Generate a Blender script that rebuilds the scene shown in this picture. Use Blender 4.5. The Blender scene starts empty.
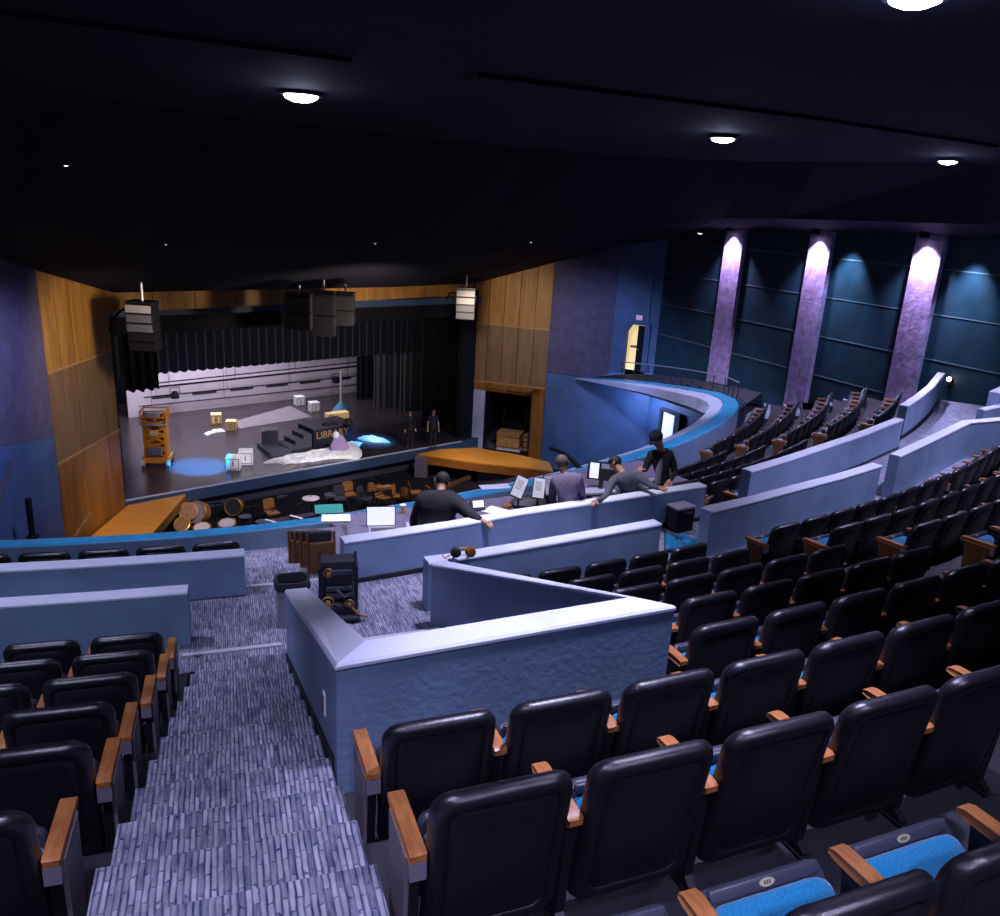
import bpy, bmesh, math, random
from mathutils import Vector, Matrix, Euler
random.seed(7)
COL = bpy.context.scene.collection
R_ = math.radians
# ------------------------------------------------------------------ camera
F, PITCH, ROLL = 810.0, R_(17.3), R_(3.3)
fw = Vector((0, math.cos(PITCH), -math.sin(PITCH)))
_up = Vector((1, 0, 0)).cross(fw)
CR = Vector((1, 0, 0)) * math.cos(ROLL) + _up * math.sin(ROLL)
CU = _up * math.cos(ROLL) - Vector((1, 0, 0)) * math.sin(ROLL)
cam = bpy.data.cameras.new('camera'); co = bpy.data.objects.new('camera', cam); COL.objects.link(co)
co.matrix_world = Matrix(((CR.x, CU.x, -fw.x, 0), (CR.y, CU.y, -fw.y, 0), (CR.z, CU.z, -fw.z, 0), (0, 0, 0, 1)))
cam.sensor_width = 36; cam.lens = F * 36 / 1000; cam.clip_start = .05; cam.clip_end = 200
bpy.context.scene.camera = co

def ray(x, y): return (fw * F + CR * (x - 500) + CU * (458 - y)) / F
def az(x, y, z): d = ray(x, y); return d * (z / d.z)          # survey: photo point on the level z
def ad(x, y, D): d = ray(x, y); return d * (D / d.y)          # survey: photo point at distance D
def proj(p):
    k = p.dot(fw); return (500 + F * p.dot(CR) / k, 458 - F * p.dot(CU) / k, k)
def apl(x, y, A, h):                                          # photo point on a vertical wall through A with heading h
    n = Vector((math.cos(R_(h)), -math.sin(R_(h)), 0)); d = ray(x, y)
    return d * (Vector((A[0], A[1], 0)).dot(n) / d.dot(n))
CX, CY = -10.8, 30.4                                          # centre of the curved rows
def pol(R, f, z=0): a = R_(f); return Vector((CX + R * math.sin(a), CY - R * math.cos(a), z))
def topol(p): d = Vector((p.x - CX, p.y - CY)); return d.length, math.degrees(math.atan2(d.x, -d.y))
S0 = Vector((-11.39, 24.10, 0)); SS = Vector((.752, .659, 0)); SN = Vector((-.659, .752, 0)); SA = math.atan2(.659, .752)
ZS = -9.5
def st(u, v, z=ZS): return S0 + SS * u + SN * v + Vector((0, 0, z))

# ------------------------------------------------------------------ tags
def tag(o, label=None, cat=None, group=None, kind=None):
    if label: o['label'] = label
    if cat: o['category'] = cat
    if group: o['group'] = group
    if kind: o['kind'] = kind
    return o
def empty(name, loc=(0, 0, 0), rz=0, label=None, cat=None, group=None):
    o = bpy.data.objects.new(name, None); COL.objects.link(o); o.location = loc; o.rotation_euler = (0, 0, rz); o.empty_display_size = .1
    return tag(o, label, cat, group)

# ------------------------------------------------------------------ mesh builder
def T(loc=(0, 0, 0), rz=0, rx=0, ry=0): return Matrix.Translation(Vector(loc)) @ Euler((rx, ry, rz)).to_matrix().to_4x4()
class MB:
    def __init__(s): s.v = []; s.f = []; s.m = []; s.mi = 0
    def add(s, vs, fs, M=None):
        b = len(s.v); s.v += [(M @ Vector(v)) if M else Vector(v) for v in vs]
        s.f += [tuple(i + b for i in f) for f in fs]; s.m += [s.mi] * len(fs); return s
    def box(s, c, d, M=None, bev=0):
        x, y, z = d[0] / 2, d[1] / 2, d[2] / 2
        if bev:
            bm = bmesh.new(); bmesh.ops.create_cube(bm, size=1, matrix=Matrix.Translation(c) @ Matrix.Diagonal((d[0], d[1], d[2], 1)))
            bmesh.ops.bevel(bm, geom=bm.edges[:], offset=bev, segments=2, affect='EDGES', profile=.5)
            bm.verts.index_update(); s.add([v.co.copy() for v in bm.verts], [[v.index for v in f.verts] for f in bm.faces], M); bm.free(); return s
        vs = [(c[0] + a * x, c[1] + b * y, c[2] + e * z) for a in (-1, 1) for b in (-1, 1) for e in (-1, 1)]
        return s.add(vs, [(0, 1, 3, 2), (4, 6, 7, 5), (0, 4, 5, 1), (2, 3, 7, 6), (0, 2, 6, 4), (1, 5, 7, 3)], M)
    def prism(s, poly, z0, z1, M=None):
        n = len(poly); z0 = z0 if hasattr(z0, '__len__') else [z0] * n; z1 = z1 if hasattr(z1, '__len__') else [z1] * n
        vs = [(p[0], p[1], z0[i]) for i, p in enumerate(poly)] + [(p[0], p[1], z1[i]) for i, p in enumerate(poly)]
        fs = [tuple(range(n - 1, -1, -1)), tuple(range(n, 2 * n))] + [(i, (i + 1) % n, n + (i + 1) % n, n + i) for i in range(n)]
        return s.add(vs, fs, M)
    def loops(s, L, M=None, cap0=True, cap1=True):
        n = len(L[0]); vs = [p for l in L for p in l]; fs = []
        for k in range(len(L) - 1):
            for i in range(n): j = (i + 1) % n; fs.append((k * n + i, k * n + j, (k + 1) * n + j, (k + 1) * n + i))
        if cap0: fs.append(tuple(range(n - 1, -1, -1)))
        if cap1: fs.append(tuple((len(L) - 1) * n + i for i in range(n)))
        return s.add(vs, fs, M)
    def tube(s, pts, r, n=8, M=None):
        pts = [Vector(p) for p in pts]; rs = r if hasattr(r, '__len__') else [r] * len(pts); L = []; side = None
        for i, p in enumerate(pts):
            d = (pts[min(i + 1, len(pts) - 1)] - pts[max(i - 1, 0)]).normalized()
            if side is None: side = d.orthogonal().normalized()
            side = (side - d * side.dot(d)).normalized(); o = d.cross(side)
            L.append([p + (side * math.cos(2 * math.pi * k / n) + o * math.sin(2 * math.pi * k / n)) * rs[i] for k in range(n)])
        return s.loops(L, M)
    def lathe(s, prof, n=20, M=None):
        return s.loops([[(r * math.cos(2 * math.pi * k / n), r * math.sin(2 * math.pi * k / n), z) for k in range(n)] for r, z in prof], M)
    def ball(s, c, r, M=None, n=12):
        r = r if hasattr(r, '__len__') else (r, r, r); L = []
        for i in range(1, n // 2 + 2):
            a = math.pi * i / (n // 2 + 2); L.append([(c[0] + r[0] * math.sin(a) * math.cos(2 * math.pi * k / n), c[1] + r[1] * math.sin(a) * math.sin(2 * math.pi * k / n), c[2] - r[2] * math.cos(a)) for k in range(n)])
        return s.loops(L, M)
    def mesh(s, name, mats, smooth=False):
        me = bpy.data.meshes.new(name); me.from_pydata([tuple(v) for v in s.v], [], s.f)
        for m in (mats if isinstance(mats, (list, tuple)) else [mats]): me.materials.append(m)
        for p, mi in zip(me.polygons, s.m): p.material_index = mi
        bm = bmesh.new(); bm.from_mesh(me); bmesh.ops.recalc_face_normals(bm, faces=bm.faces[:]); bm.to_mesh(me); bm.free()
        if smooth:
            me.polygons.foreach_set('use_smooth', [True] * len(me.polygons))
            try: me.set_sharp_from_angle(angle=R_(smooth if smooth is not True else 45))
            except Exception: pass
        me.update(); return me
    def build(s, name, mats, parent=None, smooth=False, loc=None, rz=0):
        o = bpy.data.objects.new(name, s.mesh(name, mats, smooth)); COL.objects.link(o)
        if parent: o.parent = parent
        if loc is not None: o.location = loc; o.rotation_euler = (0, 0, rz)
        return o
def place(me, name, parent=None, loc=None, rz=0):
    o = bpy.data.objects.new(name, me); COL.objects.link(o)
    if parent: o.parent = parent
    if loc is not None: o.location = loc; o.rotation_euler = (0, 0, rz)
    return o
def struct(o): o['kind'] = 'structure'; return o

# ------------------------------------------------------------------ materials
def mat(name, c, rough=.6, spec=.5, metal=0, emit=None, es=1, noise=0, nscale=8, bump=0, bscale=60, sheen=0):
    m = bpy.data.materials.new(name); m.use_nodes = True; nt = m.node_tree; b = nt.nodes['Principled BSDF']
    b.inputs['Base Color'].default_value = (*c, 1); b.inputs['Roughness'].default_value = rough
    b.inputs['Specular IOR Level'].default_value = spec; b.inputs['Metallic'].default_value = metal
    if sheen: b.inputs['Sheen Weight'].default_value = sheen
    if emit: b.inputs['Emission Color'].default_value = (*emit, 1); b.inputs['Emission Strength'].default_value = es
    if noise:
        tc = nt.nodes.new('ShaderNodeTexCoord'); n = nt.nodes.new('ShaderNodeTexNoise'); n.inputs['Scale'].default_value = nscale; n.inputs['Detail'].default_value = 5
        r = nt.nodes.new('ShaderNodeValToRGB'); r.color_ramp.elements[0].position = .3; r.color_ramp.elements[1].position = .7
        r.color_ramp.elements[0].color = (*[x * (1 - noise) for x in c], 1); r.color_ramp.elements[1].color = (*[min(1, x * (1 + noise)) for x in c], 1)
        nt.links.new(tc.outputs['Object'], n.inputs['Vector']); nt.links.new(n.outputs['Fac'], r.inputs['Fac']); nt.links.new(r.outputs['Color'], b.inputs['Base Color'])
    if bump:
        tc = nt.nodes.new('ShaderNodeTexCoord'); n = nt.nodes.new('ShaderNodeTexNoise'); n.inputs['Scale'].default_value = bscale; n.inputs['Detail'].default_value = 4
        bp = nt.nodes.new('ShaderNodeBump'); bp.inputs['Strength'].default_value = bump; bp.inputs['Distance'].default_value = .02
        nt.links.new(tc.outputs['Object'], n.inputs['Vector']); nt.links.new(n.outputs['Fac'], bp.inputs['Height']); nt.links.new(bp.outputs['Normal'], b.inputs['Normal'])
    return m
def wood(name, c1, c2, scale=(30, 30, 1.5), rough=.4):
    m = mat(name, c1, rough); nt = m.node_tree; b = nt.nodes['Principled BSDF']
    tc = nt.nodes.new('ShaderNodeTexCoord'); mp = nt.nodes.new('ShaderNodeMapping'); mp.inputs['Scale'].default_value = scale
    n = nt.nodes.new('ShaderNodeTexNoise'); n.inputs['Scale'].default_value = 1; n.inputs['Detail'].default_value = 6; n.inputs['Distortion'].default_value = .6
    r = nt.nodes.new('ShaderNodeValToRGB'); r.color_ramp.elements[0].color = (*c1, 1); r.color_ramp.elements[1].color = (*c2, 1); r.color_ramp.elements[0].position = .35; r.color_ramp.elements[1].position = .68
    nt.links.new(tc.outputs['Object'], mp.inputs['Vector']); nt.links.new(mp.outputs['Vector'], n.inputs['Vector']); nt.links.new(n.outputs['Fac'], r.inputs['Fac']); nt.links.new(r.outputs['Color'], b.inputs['Base Color'])
    return m
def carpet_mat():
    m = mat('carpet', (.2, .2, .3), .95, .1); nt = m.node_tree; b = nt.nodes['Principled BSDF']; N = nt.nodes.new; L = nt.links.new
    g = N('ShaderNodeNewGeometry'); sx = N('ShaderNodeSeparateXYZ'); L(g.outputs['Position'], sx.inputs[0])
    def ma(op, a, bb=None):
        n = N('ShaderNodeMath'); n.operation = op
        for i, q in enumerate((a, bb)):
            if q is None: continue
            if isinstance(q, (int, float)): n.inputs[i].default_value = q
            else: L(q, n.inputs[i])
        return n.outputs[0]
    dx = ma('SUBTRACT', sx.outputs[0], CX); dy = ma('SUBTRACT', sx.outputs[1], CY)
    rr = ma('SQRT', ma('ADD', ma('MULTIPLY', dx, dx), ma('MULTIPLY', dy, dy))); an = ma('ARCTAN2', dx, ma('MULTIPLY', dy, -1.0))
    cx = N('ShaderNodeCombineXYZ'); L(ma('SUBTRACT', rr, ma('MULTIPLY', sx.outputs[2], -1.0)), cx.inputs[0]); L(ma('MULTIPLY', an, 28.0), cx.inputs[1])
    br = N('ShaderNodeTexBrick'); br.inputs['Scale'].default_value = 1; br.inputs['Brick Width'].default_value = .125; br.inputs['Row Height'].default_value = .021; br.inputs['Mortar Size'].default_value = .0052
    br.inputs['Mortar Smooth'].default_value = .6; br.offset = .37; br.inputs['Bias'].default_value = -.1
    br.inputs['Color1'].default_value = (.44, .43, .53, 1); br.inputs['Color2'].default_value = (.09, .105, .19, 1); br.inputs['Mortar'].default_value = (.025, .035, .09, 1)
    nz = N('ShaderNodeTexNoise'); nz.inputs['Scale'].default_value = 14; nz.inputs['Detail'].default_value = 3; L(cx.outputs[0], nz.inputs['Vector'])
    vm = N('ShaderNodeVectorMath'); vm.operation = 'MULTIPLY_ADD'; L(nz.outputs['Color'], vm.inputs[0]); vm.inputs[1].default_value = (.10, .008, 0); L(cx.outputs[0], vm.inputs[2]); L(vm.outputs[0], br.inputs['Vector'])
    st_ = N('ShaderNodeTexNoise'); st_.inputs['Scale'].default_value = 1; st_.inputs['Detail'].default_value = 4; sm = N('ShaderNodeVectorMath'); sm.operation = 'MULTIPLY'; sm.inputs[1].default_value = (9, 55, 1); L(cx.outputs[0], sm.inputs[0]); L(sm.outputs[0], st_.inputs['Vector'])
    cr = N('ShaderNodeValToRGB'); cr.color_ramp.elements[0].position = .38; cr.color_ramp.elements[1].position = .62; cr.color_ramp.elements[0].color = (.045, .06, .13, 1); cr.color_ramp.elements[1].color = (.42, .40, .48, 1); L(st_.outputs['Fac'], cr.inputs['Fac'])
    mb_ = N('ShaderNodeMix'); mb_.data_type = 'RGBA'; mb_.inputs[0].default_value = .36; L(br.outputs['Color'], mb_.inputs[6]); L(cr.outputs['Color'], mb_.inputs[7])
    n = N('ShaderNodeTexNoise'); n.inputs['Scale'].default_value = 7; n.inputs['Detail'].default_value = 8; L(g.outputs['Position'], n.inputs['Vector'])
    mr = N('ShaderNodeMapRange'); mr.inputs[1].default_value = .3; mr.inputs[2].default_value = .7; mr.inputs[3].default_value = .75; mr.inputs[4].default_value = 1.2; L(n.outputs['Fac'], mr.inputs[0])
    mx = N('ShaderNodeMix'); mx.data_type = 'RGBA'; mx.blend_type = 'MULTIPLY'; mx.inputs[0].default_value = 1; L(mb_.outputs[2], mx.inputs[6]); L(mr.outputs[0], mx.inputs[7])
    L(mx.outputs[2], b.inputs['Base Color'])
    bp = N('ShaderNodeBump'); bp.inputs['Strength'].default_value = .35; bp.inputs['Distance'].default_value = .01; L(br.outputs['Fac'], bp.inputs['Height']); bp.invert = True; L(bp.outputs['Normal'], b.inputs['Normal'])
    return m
M = dict(
    carpet=carpet_mat(),
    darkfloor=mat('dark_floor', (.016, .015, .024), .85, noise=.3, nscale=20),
    nosing=mat('nosing_strip', (.5, .46, .55), .6),
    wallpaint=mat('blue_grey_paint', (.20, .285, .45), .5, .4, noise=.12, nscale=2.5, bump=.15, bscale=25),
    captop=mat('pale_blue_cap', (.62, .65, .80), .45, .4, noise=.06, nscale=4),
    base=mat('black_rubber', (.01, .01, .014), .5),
    cyan=mat('cyan_paint', (.03, .26, .48), .4, noise=.15, nscale=3),
    fascia=mat('pale_fascia', (.42, .44, .6), .5, noise=.1, nscale=3),
    ceil=mat('midnight_ceiling', (.0045, .0045, .014), .85, .2, noise=.3, nscale=1.2),
    black=mat('black_matte', (.006, .006, .010), .8, .2),
    plastic=mat('black_plastic', (.009, .008, .013), .33, .8, bump=.12, bscale=220),
    teal=mat('teal_fabric', (.008, .17, .36), .9, .2, noise=.25, nscale=120, sheen=.3),
    rim=mat('slate_plastic', (.045, .045, .07), .4),
    plate=mat('brass_plate', (.62, .55, .40), .35, metal=.4),
    plateink=mat('plate_ink', (.05, .04, .03), .6),
    metal=mat('grey_metal', (.33, .31, .40), .4, metal=.5),
    darkmetal=mat('dark_metal', (.014, .013, .02), .45, metal=.3),
    pedestal=mat('grey_beige_panel', (.15, .13, .155), .5, noise=.15, nscale=10),
    arm=wood('oiled_wood', (.30, .10, .03), (.48, .19, .06), (40, 8, 40), .38),
    endpanel=wood('side_panel_wood', (.11, .045, .014), (.18, .078, .022), (30, 30, 4), .5),
    panel=wood('wood_veneer', (.30, .13, .022), (.47, .215, .04), (5, 5, .6), .55),
    panelmid=wood('dull_veneer', (.17, .095, .04), (.25, .14, .06), (5, 5, .6), .5),  # middle tier, greyer and browner than the upper veneer
    paneldark=wood('dark_veneer', (.20, .075, .015), (.32, .125, .025), (5, 5, .6), .32),
    seam=mat('panel_seam', (.05, .02, .006), .7),
    trimwood=mat('seam_trim', (.40, .22, .08), .5),
    apron=wood('orange_deck_wood', (.52, .20, .025), (.66, .28, .04), (2, 14, 6), .4),
    apronside=wood('deck_edge_wood', (.22, .075, .012), (.30, .11, .02), (2, 2, 6), .5),
    purple=mat('aubergine_wall', (.085, .07, .13), .8, noise=.2, nscale=3, bump=.2, bscale=40),
    blue=mat('deep_blue_wall', (.055, .11, .23), .6, noise=.2, nscale=1.5),
    tealwall=mat('dark_teal_wall', (.006, .034, .06), .6, noise=.3, nscale=2),
    seamlight=mat('panel_joint', (.12, .18, .24), .5),
    column=mat('lilac_plaster', (.36, .26, .48), .75, noise=.35, nscale=5, bump=.5, bscale=14),
    stage=mat('stage_black', (.040, .033, .042), .26, .5, noise=.25, nscale=2.5),
    stageface=mat('stage_face', (.03, .06, .13), .5),
    screen=mat('pale_backdrop', (.56, .50, .60), .8, noise=.05, nscale=2),
    navy=mat('navy_velvet', (.004, .008, .032), .9, sheen=.4),
    greycurt=mat('grey_velvet', (.05, .045, .075), .9, sheen=.5),
    white=mat('white_paint', (.8, .78, .82), .5),
    cloth=mat('white_cloth', (.88, .88, .93), .9, noise=.15, nscale=6),
    reflection=mat('pale_reflection', (.22, .185, .22), .8, noise=.12, nscale=3),  # reflected screen light put into a pale colour
    cream=mat('cream_paint', (.85, .62, .32), .5),
    ink=mat('black_ink', (.02, .02, .03), .6),
    letter=mat('ochre_lettering', (.55, .30, .12), .6),
    yellow=mat('lift_orange', (.80, .30, .03), .4, noise=.15, nscale=8),
    lilac=mat('lilac_cloth', (.35, .25, .45), .8, noise=.2, nscale=12),
    bluecone=mat('blue_cone', (.06, .25, .42), .6),
    desk=mat('desk_lavender', (.13, .11, .18), .6, noise=.25, nscale=12),
    deskside=mat('desk_side', (.12, .09, .16), .7),
    paper=mat('paper', (.85, .85, .92), .7),
    green=mat('green_card', (.008, .22, .17), .7),
    glow=mat('screen_glow', (.8, .82, .95), .5, emit=(.85, .88, 1), es=.7),
    skin=mat('skin', (.50, .27, .17), .55),
    hair=mat('dark_hair', (.015, .012, .015), .7), hairg=mat('brown_grey_hair', (.09, .07, .07), .7),
    blackcloth=mat('black_clothing', (.010, .010, .016), .85, noise=.3, nscale=30),
    lilacsw=mat('mauve_sweater', (.16, .13, .21), .9, noise=.2, nscale=40),
    greysh=mat('slate_shirt', (.075, .08, .115), .85, noise=.25, nscale=30),
    greytee=mat('grey_tee', (.22, .23, .30), .9), navycl=mat('navy_clothing', (.012, .018, .035), .9),
    tarp=mat('blue_tarp', (.008, .14, .30), .45, noise=.25, nscale=10),
    brass=mat('polished_brass', (.65, .38, .10), .3, metal=.7), copper=mat('amber_wood', (.27, .115, .035), .4, noise=.3, nscale=10),
    drumskin=mat('drum_skin', (.62, .56, .62), .6, noise=.1, nscale=8), greydrum=mat('grey_drum', (.28, .24, .32), .7),
    cratewood=wood('crate_wood', (.34, .16, .05), (.5, .26, .09), (8, 8, 8), .6),
    lamp=mat('lamp_glow', (1, 1, 1), .5, emit=(.80, .82, 1), es=40),
    lampdim=mat('small_lamp_glow', (1, 1, 1), .5, emit=(.85, .85, 1), es=9),
    lampwarm=mat('warm_lamp_glow', (1, .9, .7), .5, emit=(1, .85, .65), es=12),
    hall=mat('yellow_hallway', (.85, .62, .25), .7, emit=(1, .74, .36), es=.75),
    halllit=mat('lit_hallway', (.7, .7, .9), .7, emit=(.62, .66, 1), es=.9),
    red=mat('red_sign', (.5, .1, .08), .5, emit=(1, .35, .25), es=.7), arrayface=mat('speaker_grille', (.13, .125, .17), .55), arraydark=mat('speaker_black', (.008, .008, .014), .5), arraywhite=mat('speaker_pale', (.40, .38, .44), .5),
    steel=mat('bin_steel', (.35, .33, .38), .35, metal=.6), glass=mat('wine_glass', (.03, .03, .04), .2),
)
ORD = ['first', 'second', 'third', 'fourth', 'fifth', 'sixth', 'seventh', 'eighth', 'ninth', 'tenth', 'eleventh', 'twelfth', 'thirteenth', 'fourteenth', 'fifteenth', 'sixteenth', 'seventeenth', 'eighteenth', 'nineteenth', 'twentieth', 'twenty first', 'twenty second', 'twenty third', 'twenty fourth', 'twenty fifth']

# ------------------------------------------------------------------ row geometry
def rowR(k): return 31.1 if k == 0 else 30.28 - .755 * (k - 1)
def rowZ(k): return -1.59 if k == 0 else -(1.75 + .275 * (k - 1))
CH = .75                                                     # seat height to the top of the back
def sector(mb, R0, R1, f0, f1, z1, z0=None, step=1.0):
    n = max(1, int(math.ceil((f1 - f0) / step))); fs = [f0 + (f1 - f0) * i / n for i in range(n + 1)]
    poly = [pol(R0, f) for f in fs] + [pol(R1, f) for f in reversed(fs)]
    n2 = len(poly); z0 = z1 - .6 if z0 is None else z0
    vs = [(p.x, p.y, z0) for p in poly] + [(p.x, p.y, z1) for p in poly]; faces = []; m = n + 1
    for i in range(n):
        a, b, c, d = i, i + 1, n2 - 2 - i, n2 - 1 - i
        faces += [(a, b, c, d), (n2 + a, n2 + b, n2 + c, n2 + d), (a, b, n2 + b, n2 + a), (d, c, n2 + c, n2 + d)]
    faces += [(0, n2 - 1, 2 * n2 - 1, n2), (n, n + 1, n2 + n + 1, n2 + n)]
    mb.add(vs, faces)
# seating tiers -> one dark floor mesh
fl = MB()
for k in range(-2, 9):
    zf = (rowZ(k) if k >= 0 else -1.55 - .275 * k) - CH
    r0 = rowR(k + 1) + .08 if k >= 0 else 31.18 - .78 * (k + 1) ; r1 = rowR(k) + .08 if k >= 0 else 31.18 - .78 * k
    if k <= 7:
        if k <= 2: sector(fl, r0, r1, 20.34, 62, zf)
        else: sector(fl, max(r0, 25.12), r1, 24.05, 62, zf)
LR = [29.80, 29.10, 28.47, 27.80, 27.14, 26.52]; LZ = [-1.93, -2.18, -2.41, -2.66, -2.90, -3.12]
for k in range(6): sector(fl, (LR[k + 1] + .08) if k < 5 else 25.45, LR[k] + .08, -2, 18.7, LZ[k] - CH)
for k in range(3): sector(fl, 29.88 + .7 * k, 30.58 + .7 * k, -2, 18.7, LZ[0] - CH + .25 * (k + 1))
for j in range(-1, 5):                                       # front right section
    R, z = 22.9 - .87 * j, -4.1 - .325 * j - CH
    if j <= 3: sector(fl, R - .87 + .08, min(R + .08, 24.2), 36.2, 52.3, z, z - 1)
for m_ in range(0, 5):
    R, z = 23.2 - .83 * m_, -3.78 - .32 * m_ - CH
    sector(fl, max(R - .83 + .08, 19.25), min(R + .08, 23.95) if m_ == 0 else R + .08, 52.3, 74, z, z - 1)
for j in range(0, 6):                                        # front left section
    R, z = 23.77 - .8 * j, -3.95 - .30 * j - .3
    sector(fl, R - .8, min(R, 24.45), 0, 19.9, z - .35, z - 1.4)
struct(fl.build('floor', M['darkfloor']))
# carpeted stairs and cross aisle -> light carpet mesh
ca = MB()
for n in range(-10, 8):
    z = -2.33 + .1375 * n; r = 29.65 + .3775 * n
    sector(ca, r, r + .3775 + .02, 18.58 - .035 * n, 20.37, z, z - .35)
sector(ca, 24.35, 25.9, 18.2, 24.0, -3.86, -4.4); sector(ca, 25.86, 28.7, 20.3, 24.0, -3.765, -4.4)
sector(ca, 24.35, 25.45, 0, 18.2, -3.86, -4.4); sector(ca, 24.0, 25.32, 24.0, 62, -3.86, -4.4)
for n in range(0, 7):                                        # radial aisle going down towards the rail
    z = -3.99 - .265 * n; sector(ca, 24.35 - .70 * (n + 1), 24.35 - .70 * n, 19.9, 23.2, z, z - .7)
for n in range(0, 9):                                        # lit strip along the right wall
    R, z = 23.95 - .52 * n, -3.90 - .21 * n - .25
    sector(ca, R - .52, R, 69.6 - n * .05, 80, z + .03, z - .6)
sector(ca, 19.35, 19.82, 53, 70, -5.79, -6.3)
struct(ca.build('floor', M['carpet']))
ns = MB()
def nose(R, f0, f1, z, w=.045): sector(ns, R - .005, R + w, f0, f1, z + .008, z - .02)
nose(25.86, 18.62, 20.38, -3.70); nose(25.86, 20.6, 23.6, -3.765); nose(24.36, 19.95, 22.2, -3.86); nose(22.95, 19.95, 21.9, -4.52)
struct(ns.build('trim_1', M['nosing']))
sb = MB(); sector(sb, 10, 24.4, -10, 90, -10.42, -10.8, 3)   # orchestra level and pit floor
sb.prism([tuple(st(-6, 3))[:2], tuple(st(-6, -16))[:2], tuple(st(26, -16))[:2], tuple(st(26, 3))[:2]], -10.7, -10.40)
struct(sb.build('floor', M['black']))
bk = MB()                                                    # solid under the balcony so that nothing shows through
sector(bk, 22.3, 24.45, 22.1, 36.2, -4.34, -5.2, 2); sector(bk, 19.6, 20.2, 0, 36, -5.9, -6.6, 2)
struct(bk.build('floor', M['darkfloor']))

# ------------------------------------------------------------------ low partition walls
def thickline(pts, w):                                       # offset polyline to both sides in plan
    L, Rr = [], []
    for i, p in enumerate(pts):
        d0 = (pts[i] - pts[i - 1]) if i else (pts[1] - pts[0]); d1 = (pts[i + 1] - pts[i]) if i < len(pts) - 1 else d0
        d0 = Vector((d0.x, d0.y)).normalized(); d1 = Vector((d1.x, d1.y)).normalized(); t = (d0 + d1).normalized()
        n = Vector((-t.y, t.x)); k = w / 2 / max(.35, n.dot(Vector((-d0.y, d0.x))))
        L.append(Vector((p.x, p.y, 0)) + Vector((n.x, n.y, 0)) * k); Rr.append(Vector((p.x, p.y, 0)) - Vector((n.x, n.y, 0)) * k)
    return L, Rr
def half_wall(pts, ztop, zbot, label, w=.15, base=None, group='low painted partition walls', mats=None):
    """pts plan points of the centre line; ztop list or value"""
    n = len(pts); zt = ztop if hasattr(ztop, '__len__') else [ztop] * n; zb = zbot if hasattr(zbot, '__len__') else [zbot] * n
    root = empty('half_wall', (pts[0].x, pts[0].y, zb[0]), 0, label, 'partition wall', group)
    def body(w, za, zc, bev=.02):
        L, Rr = thickline(pts, w); L2, R2 = thickline(pts, w - 2 * bev); mb = MB(); rings = []
        for i in range(n):
            rings.append([L[i] + Vector((0, 0, za[i])), L[i] + Vector((0, 0, zc[i] - bev)), L2[i] + Vector((0, 0, zc[i])), R2[i] + Vector((0, 0, zc[i])), Rr[i] + Vector((0, 0, zc[i] - bev)), Rr[i] + Vector((0, 0, za[i]))])
        mb.loops(rings); return mb
    inv = Matrix.Translation(-Vector(root.location))
    b = body(w, zb, [z - .012 for z in zt]); b.v = [inv @ v for v in b.v]; b.build('wall_body', M['wallpaint'], root)
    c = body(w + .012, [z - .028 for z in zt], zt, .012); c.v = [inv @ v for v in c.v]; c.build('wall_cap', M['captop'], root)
    if base is not None:
        bb = body(w + .03, [z + base[0] for z in zb], [z + base[1] for z in zb], .005); bb.v = [inv @ v for v in bb.v]; bb.build('base_strip', M['base'], root)
    return root
def arc(R, f0, f1, n=10): return [pol(R, f0 + (f1 - f0) * i / (n - 1)) for i in range(n)]
def px(z, *pts): return [az(x, y, z) for x, y in pts]
def inset(pts, d): # push wall centre away from camera: measured edge is the near top edge
    out = []
    for p in pts:
        a = Vector((CX - p.x, CY - p.y, 0)).normalized(); out.append(p + a * d)
    return out
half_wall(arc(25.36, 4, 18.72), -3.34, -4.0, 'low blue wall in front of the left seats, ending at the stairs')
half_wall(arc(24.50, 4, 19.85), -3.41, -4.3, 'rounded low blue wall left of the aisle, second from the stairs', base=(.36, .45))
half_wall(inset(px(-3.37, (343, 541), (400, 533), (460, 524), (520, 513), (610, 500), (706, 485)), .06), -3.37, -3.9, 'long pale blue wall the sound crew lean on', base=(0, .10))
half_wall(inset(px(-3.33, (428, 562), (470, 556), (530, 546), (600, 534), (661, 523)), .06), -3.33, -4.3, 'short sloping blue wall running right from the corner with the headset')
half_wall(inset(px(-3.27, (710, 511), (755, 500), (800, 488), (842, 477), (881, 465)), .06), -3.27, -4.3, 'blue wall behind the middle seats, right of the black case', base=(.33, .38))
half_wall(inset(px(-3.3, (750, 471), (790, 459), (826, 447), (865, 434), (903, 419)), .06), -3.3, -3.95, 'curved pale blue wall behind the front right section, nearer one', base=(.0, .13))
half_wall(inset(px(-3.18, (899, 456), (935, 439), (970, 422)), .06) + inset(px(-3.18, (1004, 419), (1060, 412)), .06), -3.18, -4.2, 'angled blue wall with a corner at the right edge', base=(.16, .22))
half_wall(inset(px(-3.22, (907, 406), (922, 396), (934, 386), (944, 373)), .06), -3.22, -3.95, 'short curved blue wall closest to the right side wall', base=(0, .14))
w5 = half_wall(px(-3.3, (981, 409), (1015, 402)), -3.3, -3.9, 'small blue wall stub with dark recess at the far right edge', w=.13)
half_wall(px(-3.05, (995, 392), (1020, 380)), -3.05, -3.9, 'highest pale wall stub against the right side wall', w=.2)
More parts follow.
